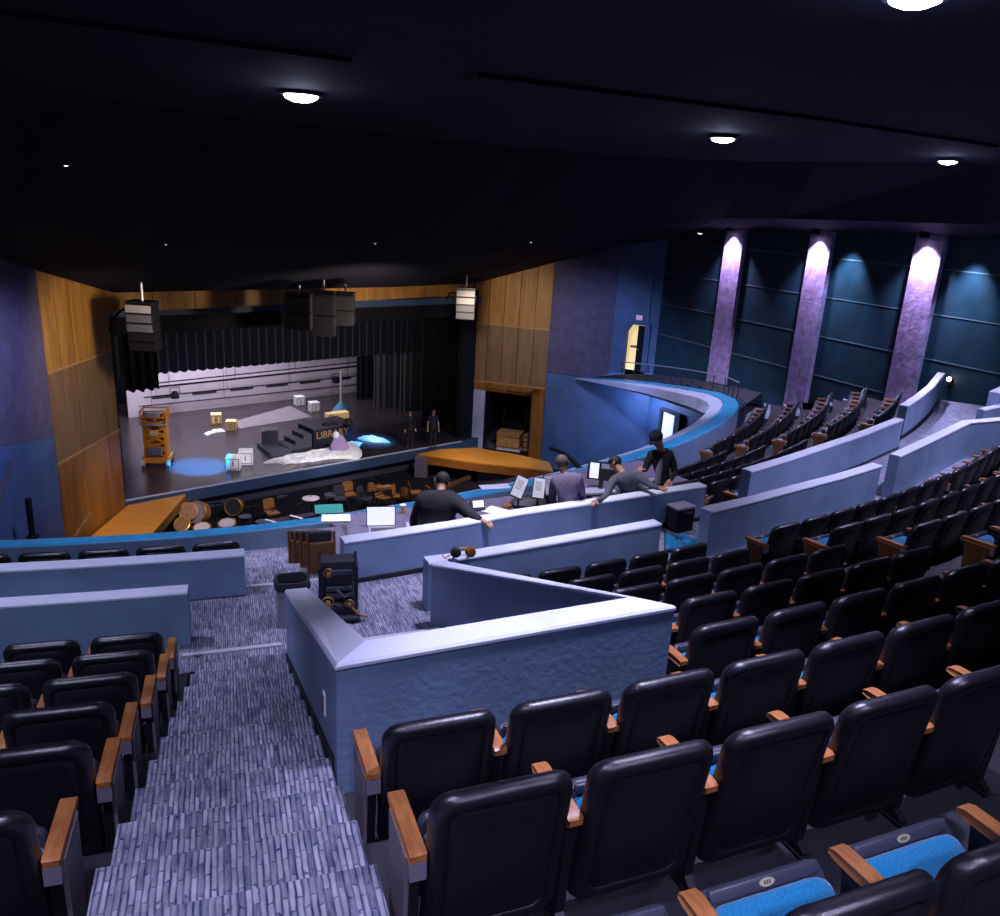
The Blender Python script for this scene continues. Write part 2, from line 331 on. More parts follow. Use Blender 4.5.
# the vomitory box
FL, FRt = az(340, 662, -2.05), az(668, 606, -2.05)
rd = Vector((CX - FL.x, CY - FL.y, 0)).normalized()
pl = az(287, 588, -3.0); vr = az(432, 562, -3.22); a0 = Vector((FL.x + .07, FL.y, 0)) + rd * .10
half_wall([Vector((pl.x + .075, pl.y, 0)), a0, Vector((FRt.x - .055, FRt.y, 0)) + rd * .055, Vector((vr.x + .08, vr.y, 0))], [-3.0, -2.05, -2.05, -3.22], [-3.9, -2.95, -3.2, -4.0], 'broad pale topped blue wall wrapping the sunken opening behind the front seats', w=.17)
bs = MB()                                                    # black base strip along the stair side of the box
for i in range(12):
    t0, t1 = i / 12, (i + 1) / 12; A = a0.lerp(Vector((pl.x + .075, pl.y, 0)), t0); B = a0.lerp(Vector((pl.x + .075, pl.y, 0)), t1)
    ra = topol(A)[0]; za = -2.33 - .364 * (29.65 - ra) - .05; rb = topol(B)[0]; zb_ = -2.33 - .364 * (29.65 - rb) - .05
    nrm = Vector((-(B - A).y, (B - A).x, 0)).normalized(); s_ = 1 if nrm.x < 0 else -1
    q = [A + nrm * s_ * .07, B + nrm * s_ * .07, B + nrm * s_ * .095, A + nrm * s_ * .095]
    bs.prism([(p.x, p.y) for p in q], [za - .1, zb_ - .1, zb_ - .1, za - .1], [za + .05, zb_ + .05, zb_ + .05, za + .05])
struct(bs.build('baseboard_left', M['base']))
o = MB(); o.box((0, 0, 0), (.012, .075, .12), bev=.004); o.mi = 1; o.box((-.008, 0, .02), (.004, .025, .03)); o.box((-.008, 0, -.025), (.004, .025, .03))
P_ = az(322, 713, -2.42); dirw = (Vector((pl.x + .075, pl.y, 0)) - a0).normalized(); tt = 0.30; Q = a0 + dirw * tt
tag(o.build('wall_outlet', [M['white'], M['ink']], loc=(Q.x - .088, Q.y - .02, -2.52), rz=math.atan2(-dirw.x, dirw.y)), 'white wall outlet low on the blue wall beside the stairs', 'outlet')

# ------------------------------------------------------------------ balcony rail and gallery
RP = [az(x, y, -5.1) for x, y in [(-120, 545), (-60, 547), (0, 546), (85, 542), (170, 537), (250, 530), (325, 521), (380, 512), (430, 503.5), (513, 488), (584, 472), (625, 461), (665, 449), (695, 437), (720, 424), (733, 413)]]
RP += [az(738, 405, -5.1), az(735, 399, -5.1), az(722, 393, -5.2), az(690, 387, -5.45), az(660, 383, -5.7), az(620, 379, -6.05), az(583, 376.8, -6.36)]
def off(pts, i):
    d = (pts[min(i + 1, len(pts) - 1)] - pts[max(i - 1, 0)]); d = Vector((d.x, d.y, 0)).normalized(); return Vector((-d.y, d.x, 0))   # left of travel = towards the void
def rail_band(prof, pts, mats_by_seg, name, parent):
    mb = MB(); N_ = len(pts); wf = lambda i: .95 if i < 8 else min(1.9, .95 + (i - 8) * .12)
    tp = lambda i: 1.0 if i < N_ - 4 else [.85, .65, .4, .08][i - N_ + 4]
    rings = [[p + off(pts, i) * (a * wf(i) if a < .3 else .2 * wf(i) + (a - .2) * tp(i)) + Vector((0, 0, (z + 5.1) * (tp(i) if i >= N_ - 4 else 1))) for a, z in prof] for i, p in enumerate(pts)]
    n = len(prof); vs = [q for r in rings for q in r]
    for s in range(n - 1):
        mb.mi = mats_by_seg[s]; mb2 = [(i * n + s, i * n + s + 1, (i + 1) * n + s + 1, (i + 1) * n + s) for i in range(len(pts) - 1)]
        b = len(mb.v)
        if s == 0: mb.v += vs
        mb.f += mb2; mb.m += [mb.mi] * len(mb2)
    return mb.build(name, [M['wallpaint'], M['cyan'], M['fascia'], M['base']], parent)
g = empty('balcony_parapet', RP[6] - Vector((0, 0, .7)), 0, 'long curving parapet with cyan top sweeping from left edge round to the gallery', 'parapet')
inv = -Vector(g.location)
RPl = [p + inv for p in RP]
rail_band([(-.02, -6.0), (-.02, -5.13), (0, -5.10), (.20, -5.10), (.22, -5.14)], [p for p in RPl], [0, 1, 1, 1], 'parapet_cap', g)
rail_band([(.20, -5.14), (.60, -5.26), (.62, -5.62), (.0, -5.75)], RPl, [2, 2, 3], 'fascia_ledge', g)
gf = MB()                                                    # gallery walkway
gp = [q - Vector((0, 0, .16)) for q in RP[-7:]]; back = [Vector((8.3, 25.7, -5.3)), Vector((7.9, 26.5, -5.35)), Vector((7.2, 27.9, -5.45)), Vector((5.75, 30.7, -5.85)), Vector((5.0, 31.05, -5.95)), Vector((4.2, 31.35, -6.1)), Vector((2.95, 31.9, -6.45))]
gf.add(gp + back, [(i, i + 1, 8 + i, 7 + i) for i in range(6)]); gf.mi = 1
for i in range(6):                                           # shallow steps along the walkway
    for t in (.1, .4, .7):
        a, b = gp[i].lerp(gp[i + 1], t), back[i].lerp(back[i + 1], t); c = a.lerp(b, .35); d = (gp[i + 1] - gp[i]).normalized() * .12
        gf.prism([(v.x, v.y) for v in (a, a + d, c + d, c)], min(a.z, c.z) - .05, max(a.z, c.z) + .06)
struct(gf.build('floor', [M['darkfloor'], M['stageface']]))
hr = empty('handrail', RP[-4], 0, 'thin dark guard rail with pale handrail along the gallery edge', 'railing'); inv = -Vector(hr.location)
hp = [RP[i] + Vector((0, 0, [.50, .52, .56, .60][i + 6])) - off(RP, len(RP) + i) * .06 for i in (-6, -5, -4, -3)] + [RP[-2] + Vector((0, 0, .66)) - off(RP, len(RP) - 2) * .06]
mb = MB(); mb.tube([p + inv for p in hp], .02, 6); mb.build('top_rail', M['metal'], hr)
mb = MB(); mb.tube([p + inv - Vector((0, 0, .27)) for p in hp], .014, 5); mb.build('middle_rail', M['darkmetal'], hr)
for s in range(len(hp) - 1):
    for t in (0, .34, .67): q = hp[s].lerp(hp[s + 1], t) + inv; MB().tube([q, q - Vector((0, 0, .55))], .018, 5).build('post', M['darkmetal'], hr)
q = hp[-1] + inv; MB().tube([q, q - Vector((0, 0, .62))], .018, 5).build('post', M['darkmetal'], hr)

# ------------------------------------------------------------------ room shell
E2L, E2R = Vector((-11.46, 23.26, 0)), Vector((-1.416, 33.349, 0))
E1L, E1R = Vector((-11.46, 19.82, 0)), Vector((1.70, 32.51, 0))
COR = Vector((5.69, 30.81, 0)); RD = Vector((.4577, -.889, 0)); RN = Vector((-.889, -.4577, 0))
LD = Vector((math.sin(R_(171)), math.cos(R_(171)), 0))       # left side wall direction
def wall(mb, A, B, za, zb0, zb1, thick=.15):
    d = (B - A).normalized(); n = Vector((-d.y, d.x, 0)) * thick
    mb.prism([(A.x, A.y), (B.x, B.y), (B.x + n.x, B.y + n.y), (A.x + n.x, A.y + n.y)], za, [zb0, zb1, zb1, zb0])
def planks(mb, A, B, z0a, z0b, z1a, z1b, n, gap=.02, side=1, thick=.06):
    d = (B - A); N = Vector((-d.y, d.x, 0)).normalized() * thick * side
    for i in range(n):
        t0, t1 = i / n, (i + 1) / n; g = gap / d.length
        a, b = A.lerp(B, t0 + g / 2), A.lerp(B, t1 - g / 2)
        l = lambda u, v, t: u + (v - u) * t
        zz0 = [l(z0a, z0b, t0), l(z0a, z0b, t1)]; zz1 = [l(z1a, z1b, t0), l(z1a, z1b, t1)]
        mb.prism([(a.x, a.y), (b.x, b.y), (b.x + N.x, b.y + N.y), (a.x + N.x, a.y + N.y)], [zz0[0], zz0[1], zz0[1], zz0[0]], [zz1[0], zz1[1], zz1[1], zz1[0]])
def splay(name, A, B, topA, topB, side, opening=None):
    mb = MB(); mb.mi = 0; planks(mb, A, B, -4.62, -4.62, topA, topB, 5, side=side)
    mb.mi = 1; planks(mb, A, B, -7.02, -7.02, -4.68, -4.68, 5, side=side)
    N = Vector((-(B - A).y, (B - A).x, 0)).normalized() * side
    mb.mi = 3
    for z in (-4.65, -7.05): wall(mb, A - N * .02, B - N * .02, z - .03, z + .03, z + .03, .08 * side)
    mb.mi = 2
    if opening:
        L = (B - A).length; t0, t1 = opening
        planks(mb, A.lerp(B, t1), B, -11, -11, -7.08, -7.08, 1, side=side)
        mb.mi = 4; planks(mb, A, A.lerp(B, t0), -10, -10, -7.4, -7.4, 1, side=side); mb.mi = 2
        planks(mb, A, B, -7.42, -7.42, -7.08, -7.08, 4, side=side); mb.mi = 5
        D = Vector((-(B - A).y, (B - A).x, 0)).normalized() * side * 2.2
        a, b = A.lerp(B, t0), A.lerp(B, t1)
        wall(mb, a + D, b + D, -10.4, -7.2, -7.2, .06 * side); wall(mb, a, a + D, -10.4, -7.2, -7.2, .05); wall(mb, b, b + D, -10.4, -7.2, -7.2, .05)
        mb.prism([(a.x, a.y), (b.x, b.y), ((b + D).x, (b + D).y), ((a + D).x, (a + D).y)], -10.4, -9.95)
        mb.prism([(a.x, a.y), (b.x, b.y), ((b + D).x, (b + D).y), ((a + D).x, (a + D).y)], -7.4, -7.3)
    else:
        planks(mb, A, B, -11, -11, -7.08, -7.08, 5, side=side)
        mb.mi = 6; wall(mb, A + N * .062, B + N * .062, -11, topA, topB, .05 * side)
    if opening: mb.mi = 6; wall(mb, A + N * .062, B + N * .062, -7.4, topA, topB, .05 * side)
    return struct(mb.build(name, [M['panel'], M['panelmid'], M['paneldark'], M['trimwood'], M['fascia'], M['black'], M['seam']]))
splay('wall_splay_left', E1L, E2L, -1.9, -2.7, 1)
splay('wall_splay_right', E2R, E1R, -2.7, -1.7, 1, opening=(.22, .83))
PD = (COR - E1R).normalized(); PP = apl(616, 300, E1R, 113); PP.z = 0
m = MB(); wall(m, E1R, PP, -6.35, -1.6, -.7); struct(m.build('wall_right_upper', M['purple']))
m = MB(); wall(m, E1R + Vector((.01, 0, 0)), COR, -11, -6.38, -6.36, .2); struct(m.build('wall_right_lower', M['blue']))
# blue wall beside the gallery door, leaving a doorway
da, db = apl(624, 372, E1R, 113), apl(644.5, 372, E1R, 113); da.z = db.z = 0
m = MB(); wall(m, PP, da, -6.4, -.7, -.7, .12); wall(m, da, db, -4.05, -.7, -.7, .12); wall(m, db, COR, -6.4, -.7, -.6, .12)
pc = PP.lerp(COR, .72); NW = Vector((PD.y, -PD.x, 0)); m.prism([((pc + PD * a + NW * b).x, (pc + PD * a + NW * b).y) for a, b in ((0, 0), (.12, 0), (.12, .06), (0, .06))], -5.85, -.7)
struct(m.build('wall_right_side', M['blue']))
dr = empty('door_1', (da + db) / 2 + Vector((0, 0, -5.85)), math.atan2(PD.y, PD.x)); struct(dr)
W_ = (db - da).length
o_ = MB(); o_.box((0, .45, .9), (W_ + .9, .04, 1.9)); struct(o_.build('lit_hallway', M['hall'], dr))
# dark door leaf standing half open, with rounded look, and frame
o_ = MB(); o_.box((W_ * .22, .05, .88), (W_ * .50, .05, 1.76), bev=.01); lf = struct(o_.build('door_leaf', M['black'], dr))
o_ = MB(); o_.box((-.06, 0, 0), (.02, .05, .05)); o_.tube([(W_ * .02, 0, .85), (W_ * .02, -.03, .85), (W_ * .10, -.03, .85)], .012, 6); struct(o_.build('door_handle', M['metal'], lf))
o_ = MB()
for x in (-W_ / 2 - .03, W_ / 2 + .03): o_.box((x, -.03, .9), (.07, .2, 1.86))
o_.box((0, -.03, 1.83), (W_ + .13, .2, .07)); 
for sx in (-1, 1): o_.prism([(sx * W_ / 2, -.08), (sx * W_ / 2, .08), (sx * (W_ / 2 - .16), .08), (sx * (W_ / 2 - .16), -.08)], [1.5, 1.5, 1.78, 1.78], 1.8)
struct(o_.build('door_frame', M['blue'], dr))
o_ = MB(); o_.box((-.2, .42, .88), (.32, .01, .09)); struct(o_.build('hallway_sign', M['copper'], dr))
ex = apl(640, 317.5, E1R, 113); e_ = empty('exit_sign', ex + NW * .06 , math.atan2(PD.y, PD.x), 'small lit exit sign above the gallery doorway', 'sign')
MB().box((0, 0, 0), (.26, .06, .20), bev=.01).build('sign_case', M['white'], e_)
def text_mesh(s, size, name, m_, parent, loc, rot):
    cu = bpy.data.curves.new(name, 'FONT'); cu.body = s; cu.size = size; cu.align_x = 'CENTER'; cu.align_y = 'CENTER'; cu.extrude = .004
    t = bpy.data.objects.new(name + '_tmp', cu); COL.objects.link(t); dg = bpy.context.evaluated_depsgraph_get(); me = bpy.data.meshes.new_from_object(t.evaluated_get(dg))
    bpy.data.objects.remove(t); me.materials.clear(); me.materials.append(m_)
    o = bpy.data.objects.new(name, me); COL.objects.link(o); o.parent = parent; o.location = loc; o.rotation_euler = rot; return o
text_mesh('EXIT', .11, 'sign_lettering', M['red'], e_, (0, -.033, 0), (math.pi / 2, 0, 0))
# lower lit door under the gallery
dla, dlb = apl(663, 425, COR, -27.24), apl(682, 425, COR, -27.24); dla.z = dlb.z = 0
d2 = empty('door_2', (dla + dlb) / 2 + RN * .1 + Vector((0, 0, -8.9)), math.atan2(RD.y, RD.x)); struct(d2); w2 = (dlb - dla).length
o_ = MB(); o_.box((0, .03, .85), (w2, .04, 1.9)); struct(o_.build('door_leaf', M['halllit'], d2))
o_ = MB(); o_.box((-w2 / 2, -.02, .9), (.12, .15, 2.0)); o_.box((w2 / 2 - .1, -.02, .9), (.3, .15, 2.0)); o_.box((0, -.02, 1.9), (w2 + .1, .15, .12)); struct(o_.build('door_frame', M['navy'], d2))
m = MB(); wall(m, COR + RN * .03, COR + RN * .03 + RD * 7, -11, -6.1, -6.1, .1); struct(m.build('wall_right_under_gallery', M['blue']))
# left side wall
LE = E1L + LD * 9
m = MB(); m.prism([(LE.x, LE.y), (E1L.x, E1L.y), (E1L.x - .2, E1L.y), (LE.x - .2, LE.y)], [-4.35, -6.30, -6.30, -4.35], [1.2, -1.9, -1.9, 1.2]); struct(m.build('wall_left_upper', M['purple']))
m = MB(); m.prism([(LE.x - .01, LE.y), (E1L.x - .01, E1L.y), (E1L.x - .2, E1L.y), (LE.x - .2, LE.y)], -11, [-4.35, -6.30, -6.30, -4.35]); struct(m.build('wall_left_lower', M['blue']))
A, B = E1L + LD * 2.5, E1L + LD * 9; nl = Vector((-LD.y, LD.x, 0)); nl = nl if nl.x > 0 else -nl
m = MB(); m.prism([(A.x, A.y), (B.x, B.y), (B.x + nl.x * 1.0, B.y + nl.y * 1.0), ((A + LD * 2.5 + nl * .7).x, (A + LD * 2.5 + nl * .7).y)], -6.45, -6.05); struct(m.build('trim_2', M['stageface']))
p0 = apl(6, 498, E1L, 171); p1 = apl(11, 537, E1L, 171)
m = MB(); m.tube([(.12, 0, 0), (.12, 0, (p0 - p1).length)], .07, 8); m.lathe([(.14, 0), (.14, .03), (.05, .06)], 12, T((.12, 0, 0))); tag(m.build('standing_post', M['black'], loc=p1 + nl * .35), 'thin black post standing against the lower left blue wall', 'post')
# right side wall with seams
m = MB()
def rw(t, o_=0, z=0): return COR + RD * t + RN * o_ + Vector((0, 0, z))
wall(m, rw(-.1), rw(44), -10.9, -.1, 1.6, .2); m.mi = 1
for z in (-.92, -2.03, -3.16, -4.3):
    a, b = rw(0, .012), rw(26, .012); m.prism([(a.x, a.y), (b.x, b.y), (b.x - RN.x * .03, b.y - RN.y * .03), (a.x - RN.x * .03, a.y - RN.y * .03)], z - .012, z + .012)
struct(m.build('wall_right', [M['tealwall'], M['seamlight']]))
tq = [(3.22, 4.08), (6.84, 7.64), (10.32, 11.12), (14.0, 14.8)]; COLT = [(a + b) / 2 for a, b in tq]
for i, (a, b) in enumerate(tq):
    m = MB(); A, B = rw(a), rw(b); o2 = RN * .16
    m.prism([(A.x, A.y), (B.x, B.y), (B.x + o2.x, B.y + o2.y), (A.x + o2.x, A.y + o2.y)], -6.2, -.12 + .04 * a); struct(m.build('trim_%d' % (3 + i), M['column']))
m = MB(); wall(m, rw(44), Vector((-14, -8, 0)), -11, 2, 2); wall(m, Vector((-14, -8, 0)), Vector((-14, 12, 0)), -11, 2, 2, .2); struct(m.build('wall_back', M['black']))
# header over the proscenium
m = MB(); hA, hB = st(-.85, -.5, 0), st(13.5, -.55, 0); hA = E2L + SN * .05; hB = E2R + SN * .05
planks(m, hA, hB, -3.56, -3.56, -2.5, -2.5, 11, side=1); m.mi = 1; wall(m, hA + SN * .07, hB + SN * .07, -3.56, -2.5, -2.5, .1); struct(m.build('wall_header', [M['panel'], M['seam']]))
m = MB(); a, b = st(-.85, .1, 0), st(13.7, .05, 0); wall(m, a, b, -3.80, -3.56, -3.56, .3); struct(m.build('trim_8', M['stageface']))
m = MB(); wall(m, st(-1.6, .25, 0), st(-.35, .25, 0), -11, -3.3, -3.3, .3); wall(m, st(13.0, .25, 0), st(14.6, .25, 0), -11, -3.3, -3.3, .3); wall(m, st(-1, .5, 0), st(14, .5, 0), -4.4, -3.4, -3.4, .2)
struct(m.build('wall_proscenium', M['black']))
m = MB(); wall(m, st(-3, 0, 0), st(-3, 12, 0), ZS - 1, 0, 0); wall(m, st(18, 12, 0), st(18, 0, 0), ZS - 1, 0, 0); wall(m, st(-3, 12.2, 0), st(18, 12.2, 0), ZS - 1, 0, 0); struct(m.build('wall_stage', M['black']))
m = MB(); m.prism([tuple(st(-3, 0))[:2], tuple(st(18, 0))[:2], tuple(st(18, 12.4))[:2], tuple(st(-3, 12.4))[:2]], -.6, -.5); struct(m.build('ceiling', M['black']))
# main ceiling
front = [Vector((-9.6, 9, .9)), LE * 0 + Vector((-10.9, 15.5, -.9)), E1L + LD * 2 + Vector((0, 0, -1.65)), E1L + Vector((.1, .1, -2.15)), E2L + Vector((.2, 0, -2.98)), st(4, -.6, -3.0), st(9, -.6, -3.02), E2R + Vector((0, -.2, -3.05)), E1R + Vector((0, -.15, -2.0)), PP + Vector((-.0, -.2, -1.15)), COR + Vector((0, 0, -.85)), rw(2, 0, -.42), rw(5, 0, -.28), rw(12, 0, -.12), rw(18, 0, .2), rw(26, 0, .8)]
mid = [Vector((-7.5, 7, 1.35)), Vector((-7.5, 10, 1.35)), Vector((-7.3, 13, 1.3)), Vector((-6.5, 14.5, 1.3)), Vector((-5.5, 16, 1.3)), Vector((-3.5, 17.5, 1.3)), Vector((-1.5, 19, 1.3)), Vector((.2, 20, 1.3)), Vector((1.8, 20.5, 1.3)), Vector((3.5, 21, 1.3)), Vector((4.8, 20.5, 1.3)), Vector((5.6, 20, 1.3)), Vector((6.6, 19, 1.3)), Vector((9.4, 17.3, 1.33)), Vector((11, 11, 1.35)), Vector((14, 5, 1.35))]
m = MB(); n = len(front); ctr = len(front) * 2
low = [v.lerp(w, .45) + Vector((0, 0, -.35)) for v, w in zip(front, mid)]
vs = front + low + mid + [Vector((0, -8, 1.4)), Vector((20, -8, 1.4)), Vector((-12, -8, 1.4))]; fs = []
for i in range(n - 1): fs += [(i, i + 1, n + i + 1, n + i), (n + i, n + i + 1, 2 * n + i + 1, 2 * n + i), (2 * n + i, 2 * n + i + 1, 3 * n)]
fs += [(3 * n - 1, 3 * n + 1, 3 * n), (2 * n, 3 * n, 3 * n + 2), (0, n, 3 * n + 2), (n, 2 * n, 3 * n + 2), (n - 1, 2 * n - 1, 3 * n + 1), (2 * n - 1, 3 * n - 1, 3 * n + 1)]
m.add(vs, fs); m.add([v + Vector((0, 0, 3)) for v in (Vector((-20, -10, 1.4)), Vector((26, -10, 1.4)), Vector((26, 45, 1.4)), Vector((-20, 45, 1.4)))], [(0, 1, 2, 3)])
struct(m.build('ceiling', M['ceil']))
def slot(n, pts):
    m = MB(); q = [az(x, y, 1.32) for x, y in pts]
    for a, b in zip(q, q[1:]):
        d = (b - a).normalized(); s_ = Vector((-d.y, d.x, 0)) * .22; m.prism([(p.x, p.y) for p in (a - s_, b - s_, b + s_, a + s_)], 1.29, 1.345)
    struct(m.build('trim_%d' % n, M['ceil']))
slot(9, [(-20, 12), (140, 34), (345, 62)]); slot(10, [(470, 76), (640, 98), (800, 118), (985, 146)])
# recessed downlights
def downlight(p, r, label, big=True, tilt=0):
    e = empty('downlight', p, 0, label, 'ceiling light', 'round recessed downlights')
    MB().lathe([(r, -.012), (r * 1.18, -.012), (r * 1.18, .02), (r, .02)], 24).build('trim_ring', M['darkmetal'], e, True)
    MB().lathe([(.001, -.40 * r), (.5 * r, -.34 * r), (.87 * r, -.19 * r), (r, -.0), (r, .01), (.001, .01)], 24).build('lens', M['lamp'] if big else M['lampdim'], e)
DL = []
for (x, y, z, r, lb) in [(301, 95, 1.285, .24, 'brightest round downlight glowing above the stage side of the ceiling'), (723, 138, 1.27, .20, 'round downlight right of centre in the dark ceiling'), (948, 161, 1.27, .17, 'small distant downlight near the right edge of the ceiling'), (916, -3, 1.32, .16, 'downlight cut off by the top edge of the picture')]:
    p = az(x, y, z); DL.append(p); downlight(p, r, lb)
for x, y, D, lb in [(66, 165, 13, 'pin sized ceiling light far left, above the others'), (166, 244, 17, 'tiny ceiling light above the left speaker array'), (375, 243, 20, 'faint tiny ceiling light over the centre of the stage'), (531, 242, 20, 'tiny ceiling light above the right wooden wall'), (700, 233, 25.0, 'tiny bright ceiling light by the first lilac column')]:
    downlight(ad(x, y, D), .045 if x != 700 else .07, lb, False)
# wall washer fixtures over the columns
for i, t in enumerate(COLT[:3]):
    p = rw(t, .40, -.40 + .025 * t)
    e = empty('spot_fixture', p, math.atan2(RD.y, RD.x), 'black spotlight can over the %s lilac column from the left' % ORD[i], 'spotlight', 'column spotlights')
    MB().lathe([(.05, .12), (.10, .10), (.12, -.06), (.10, -.06), (.09, .05)], 14).build('can', M['black'], e, True)
    MB().lathe([(.001, -.03), (.09, -.03), (.09, -.02), (.001, -.02)], 14).build('lens', M['lampdim'], e)
p = apl(951, 379, COR, -27.24); e = empty('wall_lamp', p + RN * .05, math.atan2(RD.y, RD.x), 'small round glowing lamp on the dark teal right wall', 'wall lamp')
MB().ball((0, -.03, 0), .055).build('globe', M['lampwarm'], e, True); MB().box((0, .03, -.06), (.12, .05, .22), bev=.01).build('backplate', M['black'], e)

# ------------------------------------------------------------------ theatre chair
def rrect(w, z0, z1, r, rb, n=6):
    pts = []
    for cx, cz, rr, a0 in ((w - r, z1 - r, r, 0), (-w + r, z1 - r, r, 90), (-w + rb, z0 + rb, rb, 180), (w - rb, z0 + rb, rb, 270)):
        for i in range(n + 1): a = R_(a0 + 90 * i / n); pts.append((cx + rr * math.cos(a), cz + rr * math.sin(a)))
    return pts
def backfix(p):                                              # lean and curve of the back
    x, y, z = p; return (x, y + (CH - z) * .14 + .75 * x * x - .02 + (.02 * math.cos(x * 6)), z)
def ring(w, z0, z1, r, y, rb=.05): return [backfix((x, y, z)) for x, z in rrect(w, z0, z1, r, rb)]
b = MB(); W = .246
b.loops([ring(W - .03, .14, CH - .035, .07, .030), ring(W - .008, .105, CH - .01, .08, .026), ring(W, .10, CH, .085, .010), ring(W, .10, CH, .085, -.012), ring(W - .010, .105, CH - .008, .08, -.030), ring(W - .030, .125, CH - .028, .07, -.040), ring(W - .052, .155, CH - .055, .055, -.036), ring(W - .058, .16, CH - .062, .05, -.028), ring(W - .066, .17, CH - .072, .05, -.034), ring(W - .11, .22, CH - .13, .04, -.042)])
ME_back = b.mesh('backrest', M['plastic'], 60)
b = MB(); b.loops([ring(W - .05, .26, CH - .085, .07, .030), ring(W - .045, .255, CH - .08, .07, .050), ring(W - .08, .28, CH - .11, .06, .068), ring(W - .12, .32, CH - .16, .05, .072)]); ME_uph = b.mesh('upholstery', M['teal'], 60)
def seatM(tilt): return Matrix.Translation((0, .205, .165)) @ Euler((R_(tilt), 0, 0)).to_matrix().to_4x4() @ Matrix.Diagonal((1, .87, .85, 1))
def seat_meshes(tilt, tagn):
    MM = seatM(tilt)
    def rg(w, y0, y1, r, z, cr=0): return [(x, y, z + cr * (1 - (x / w) ** 2)) for x, y in rrect(w, y0, y1, r, .04)]
    s = MB(); s.loops([rg(.205, .02, .325, .06, .03), rg(.222, .0, .34, .07, .045), rg(.226, 0, .345, .07, .075), rg(.212, .012, .33, .06, .10), rg(.17, .05, .28, .05, .112)], MM)
    a = s.mesh('seat_' + tagn, M['teal'], 60)
    s = MB(); s.loops([rg(.20, .02, .36, .05, -.02), rg(.225, 0, .385, .05, -.005), rg(.228, 0, .395, .05, .03), rg(.222, .0, .385, .05, .046)], MM)
    s.box((0, .372, .052), (.40, .045, .03), MM, bev=.008)
    c = s.mesh('seat_pan_' + tagn, M['rim'], 50)
    s = MB(); s.lathe([(.001, 0), (.022, 0), (.022, .004), (.001, .004)], 14, MM @ Matrix.Translation((0, .373, .067)) @ Matrix.Diagonal((1.25, .62, 1, 1)))
    s.mi = 1
    for x in (-.009, 0, .009): s.box((x, .373, .0715), (.005, .012, .001), MM)
    d = s.mesh('number_plate_' + tagn, [M['plate'], M['plateink']])
    return a, c, d
SEAT = {'low': seat_meshes(55, 'low'), 'up': seat_meshes(83, 'up')}
def arm_mesh(x):
    a = MB(); prof = [(.33, .482), (.36, .49), (.36, .505), (.335, .515), (.12, .521), (.05, .521), (.035, .514), (.035, .489), (.05, .482)]
    w = .029; L = [[(x + sx * w * k, y, .50 + (z - .50) * k2) for y, z in prof] for sx, k, k2 in ((-1, .86, .7), (-1, 1, 1), (1, 1, 1), (1, .86, .7))]
    a.loops(L); return a.mesh('armrest', M['arm'], 40)
def leg_mesh(x):
    a = MB(); prof = [(.06, .0), (.26, .0), (.28, .03), (.25, .06), (.31, .485), (.065, .485), (.09, .06), (.05, .03)]
    a.loops([[(x + s * .018, y, z) for y, z in prof] for s in (-1, 1)]); a.box((x, .16, .008), (.056, .26, .016)); return a.mesh('leg', M['darkmetal'])
def end_mesh(x, s):
    a = MB(); prof = [(.09, .02), (.27, .02), (.31, .48), (.075, .48)]
    a.loops([[(x + s * q, y, z) for y, z in prof] for q in (.016, .034)]); return a.mesh('end_panel', M['endpanel']), a.mesh('end_panel', M['pedestal'])
def bracket_mesh(x):
    a = MB(); a.prism([(x - .028, .034), (x + .028, .034), (x + .022, .075), (x - .022, .075)], .415, .485); return a.mesh('arm_bracket', M['metal'])
XA = .2775
ARMS = {s: (arm_mesh(s * XA), leg_mesh(s * XA), end_mesh(s * XA, s), bracket_mesh(s * XA)) for s in (-1, 1)}
NCH = 0
def chair(R, f, zf, label, group, arms=(-1,), end=0, seat='up', detail=2, panel=0):
    global NCH
    p = pol(R, f, zf)
    e = empty('theatre_seat', p, R_(f), label, 'theatre seat', group)
    bk_ = place(ME_back, 'backrest', e); 
    if detail > 0: place(ME_uph, 'upholstery', bk_)
    a, c, d = SEAT[seat]; s = place(a, 'seat', e)
    place(c, 'seat_pan', s)
    if detail > 1: place(d, 'number_plate', s)
    for q in arms:
        place(ARMS[q][0], 'armrest', e); lg = place(ARMS[q][1], 'leg', e)
        if end == q: place(ARMS[q][2][panel], 'end_panel', e); place(ARMS[q][3], 'arm_bracket', e)
    NCH += 1; return e
def vis(R, f, z, m=45):
    x, y, k = proj(pol(R, f, z)); return k > .3 and -m < x < 1000 + m and y < 1010
# right-hand block between the stairs and the narrow aisle
spec = {0: (22.29 - 1.02, 1.02, 6, 'row nearest camera, right of stairs'), 1: (21.07, 1.05, 9, 'second row from camera, right of stairs'), 2: (21.10, 1.085, 9, 'third row, just behind the broad blue wall'),
        3: (25.17, 1.13, 6, 'row at the blue wall corner'), 4: (26.24, 1.15, 5, 'second row past the blue wall corner'), 5: (26.06 - 1.165, 1.165, 6, 'third row past the blue wall corner'),
        6: (26.2 - 1.2, 1.2, 5, 'fourth row past the blue wall corner'), 7: (26.47 - 1.23, 1.23, 5, 'frontmost middle row, against the sloping blue wall')}
for k, (f0, df, n, desc) in spec.items():
    fl_ = [f0 + df * i for i in range(n) if vis(rowR(k), f0 + df * i, rowZ(k), 70)]
    for i, f in enumerate(fl_):
        last = (i == len(fl_) - 1)
        chair(rowR(k), f, rowZ(k) - CH, 'black theatre seat, %s from left in the %s' % (ORD[i], desc), 'seats right of the stairs', (-1, 1) if last else (-1,), -1 if (i == 0 and k in (1, 2)) else 0, 'low' if k == 0 else 'up', panel=1)
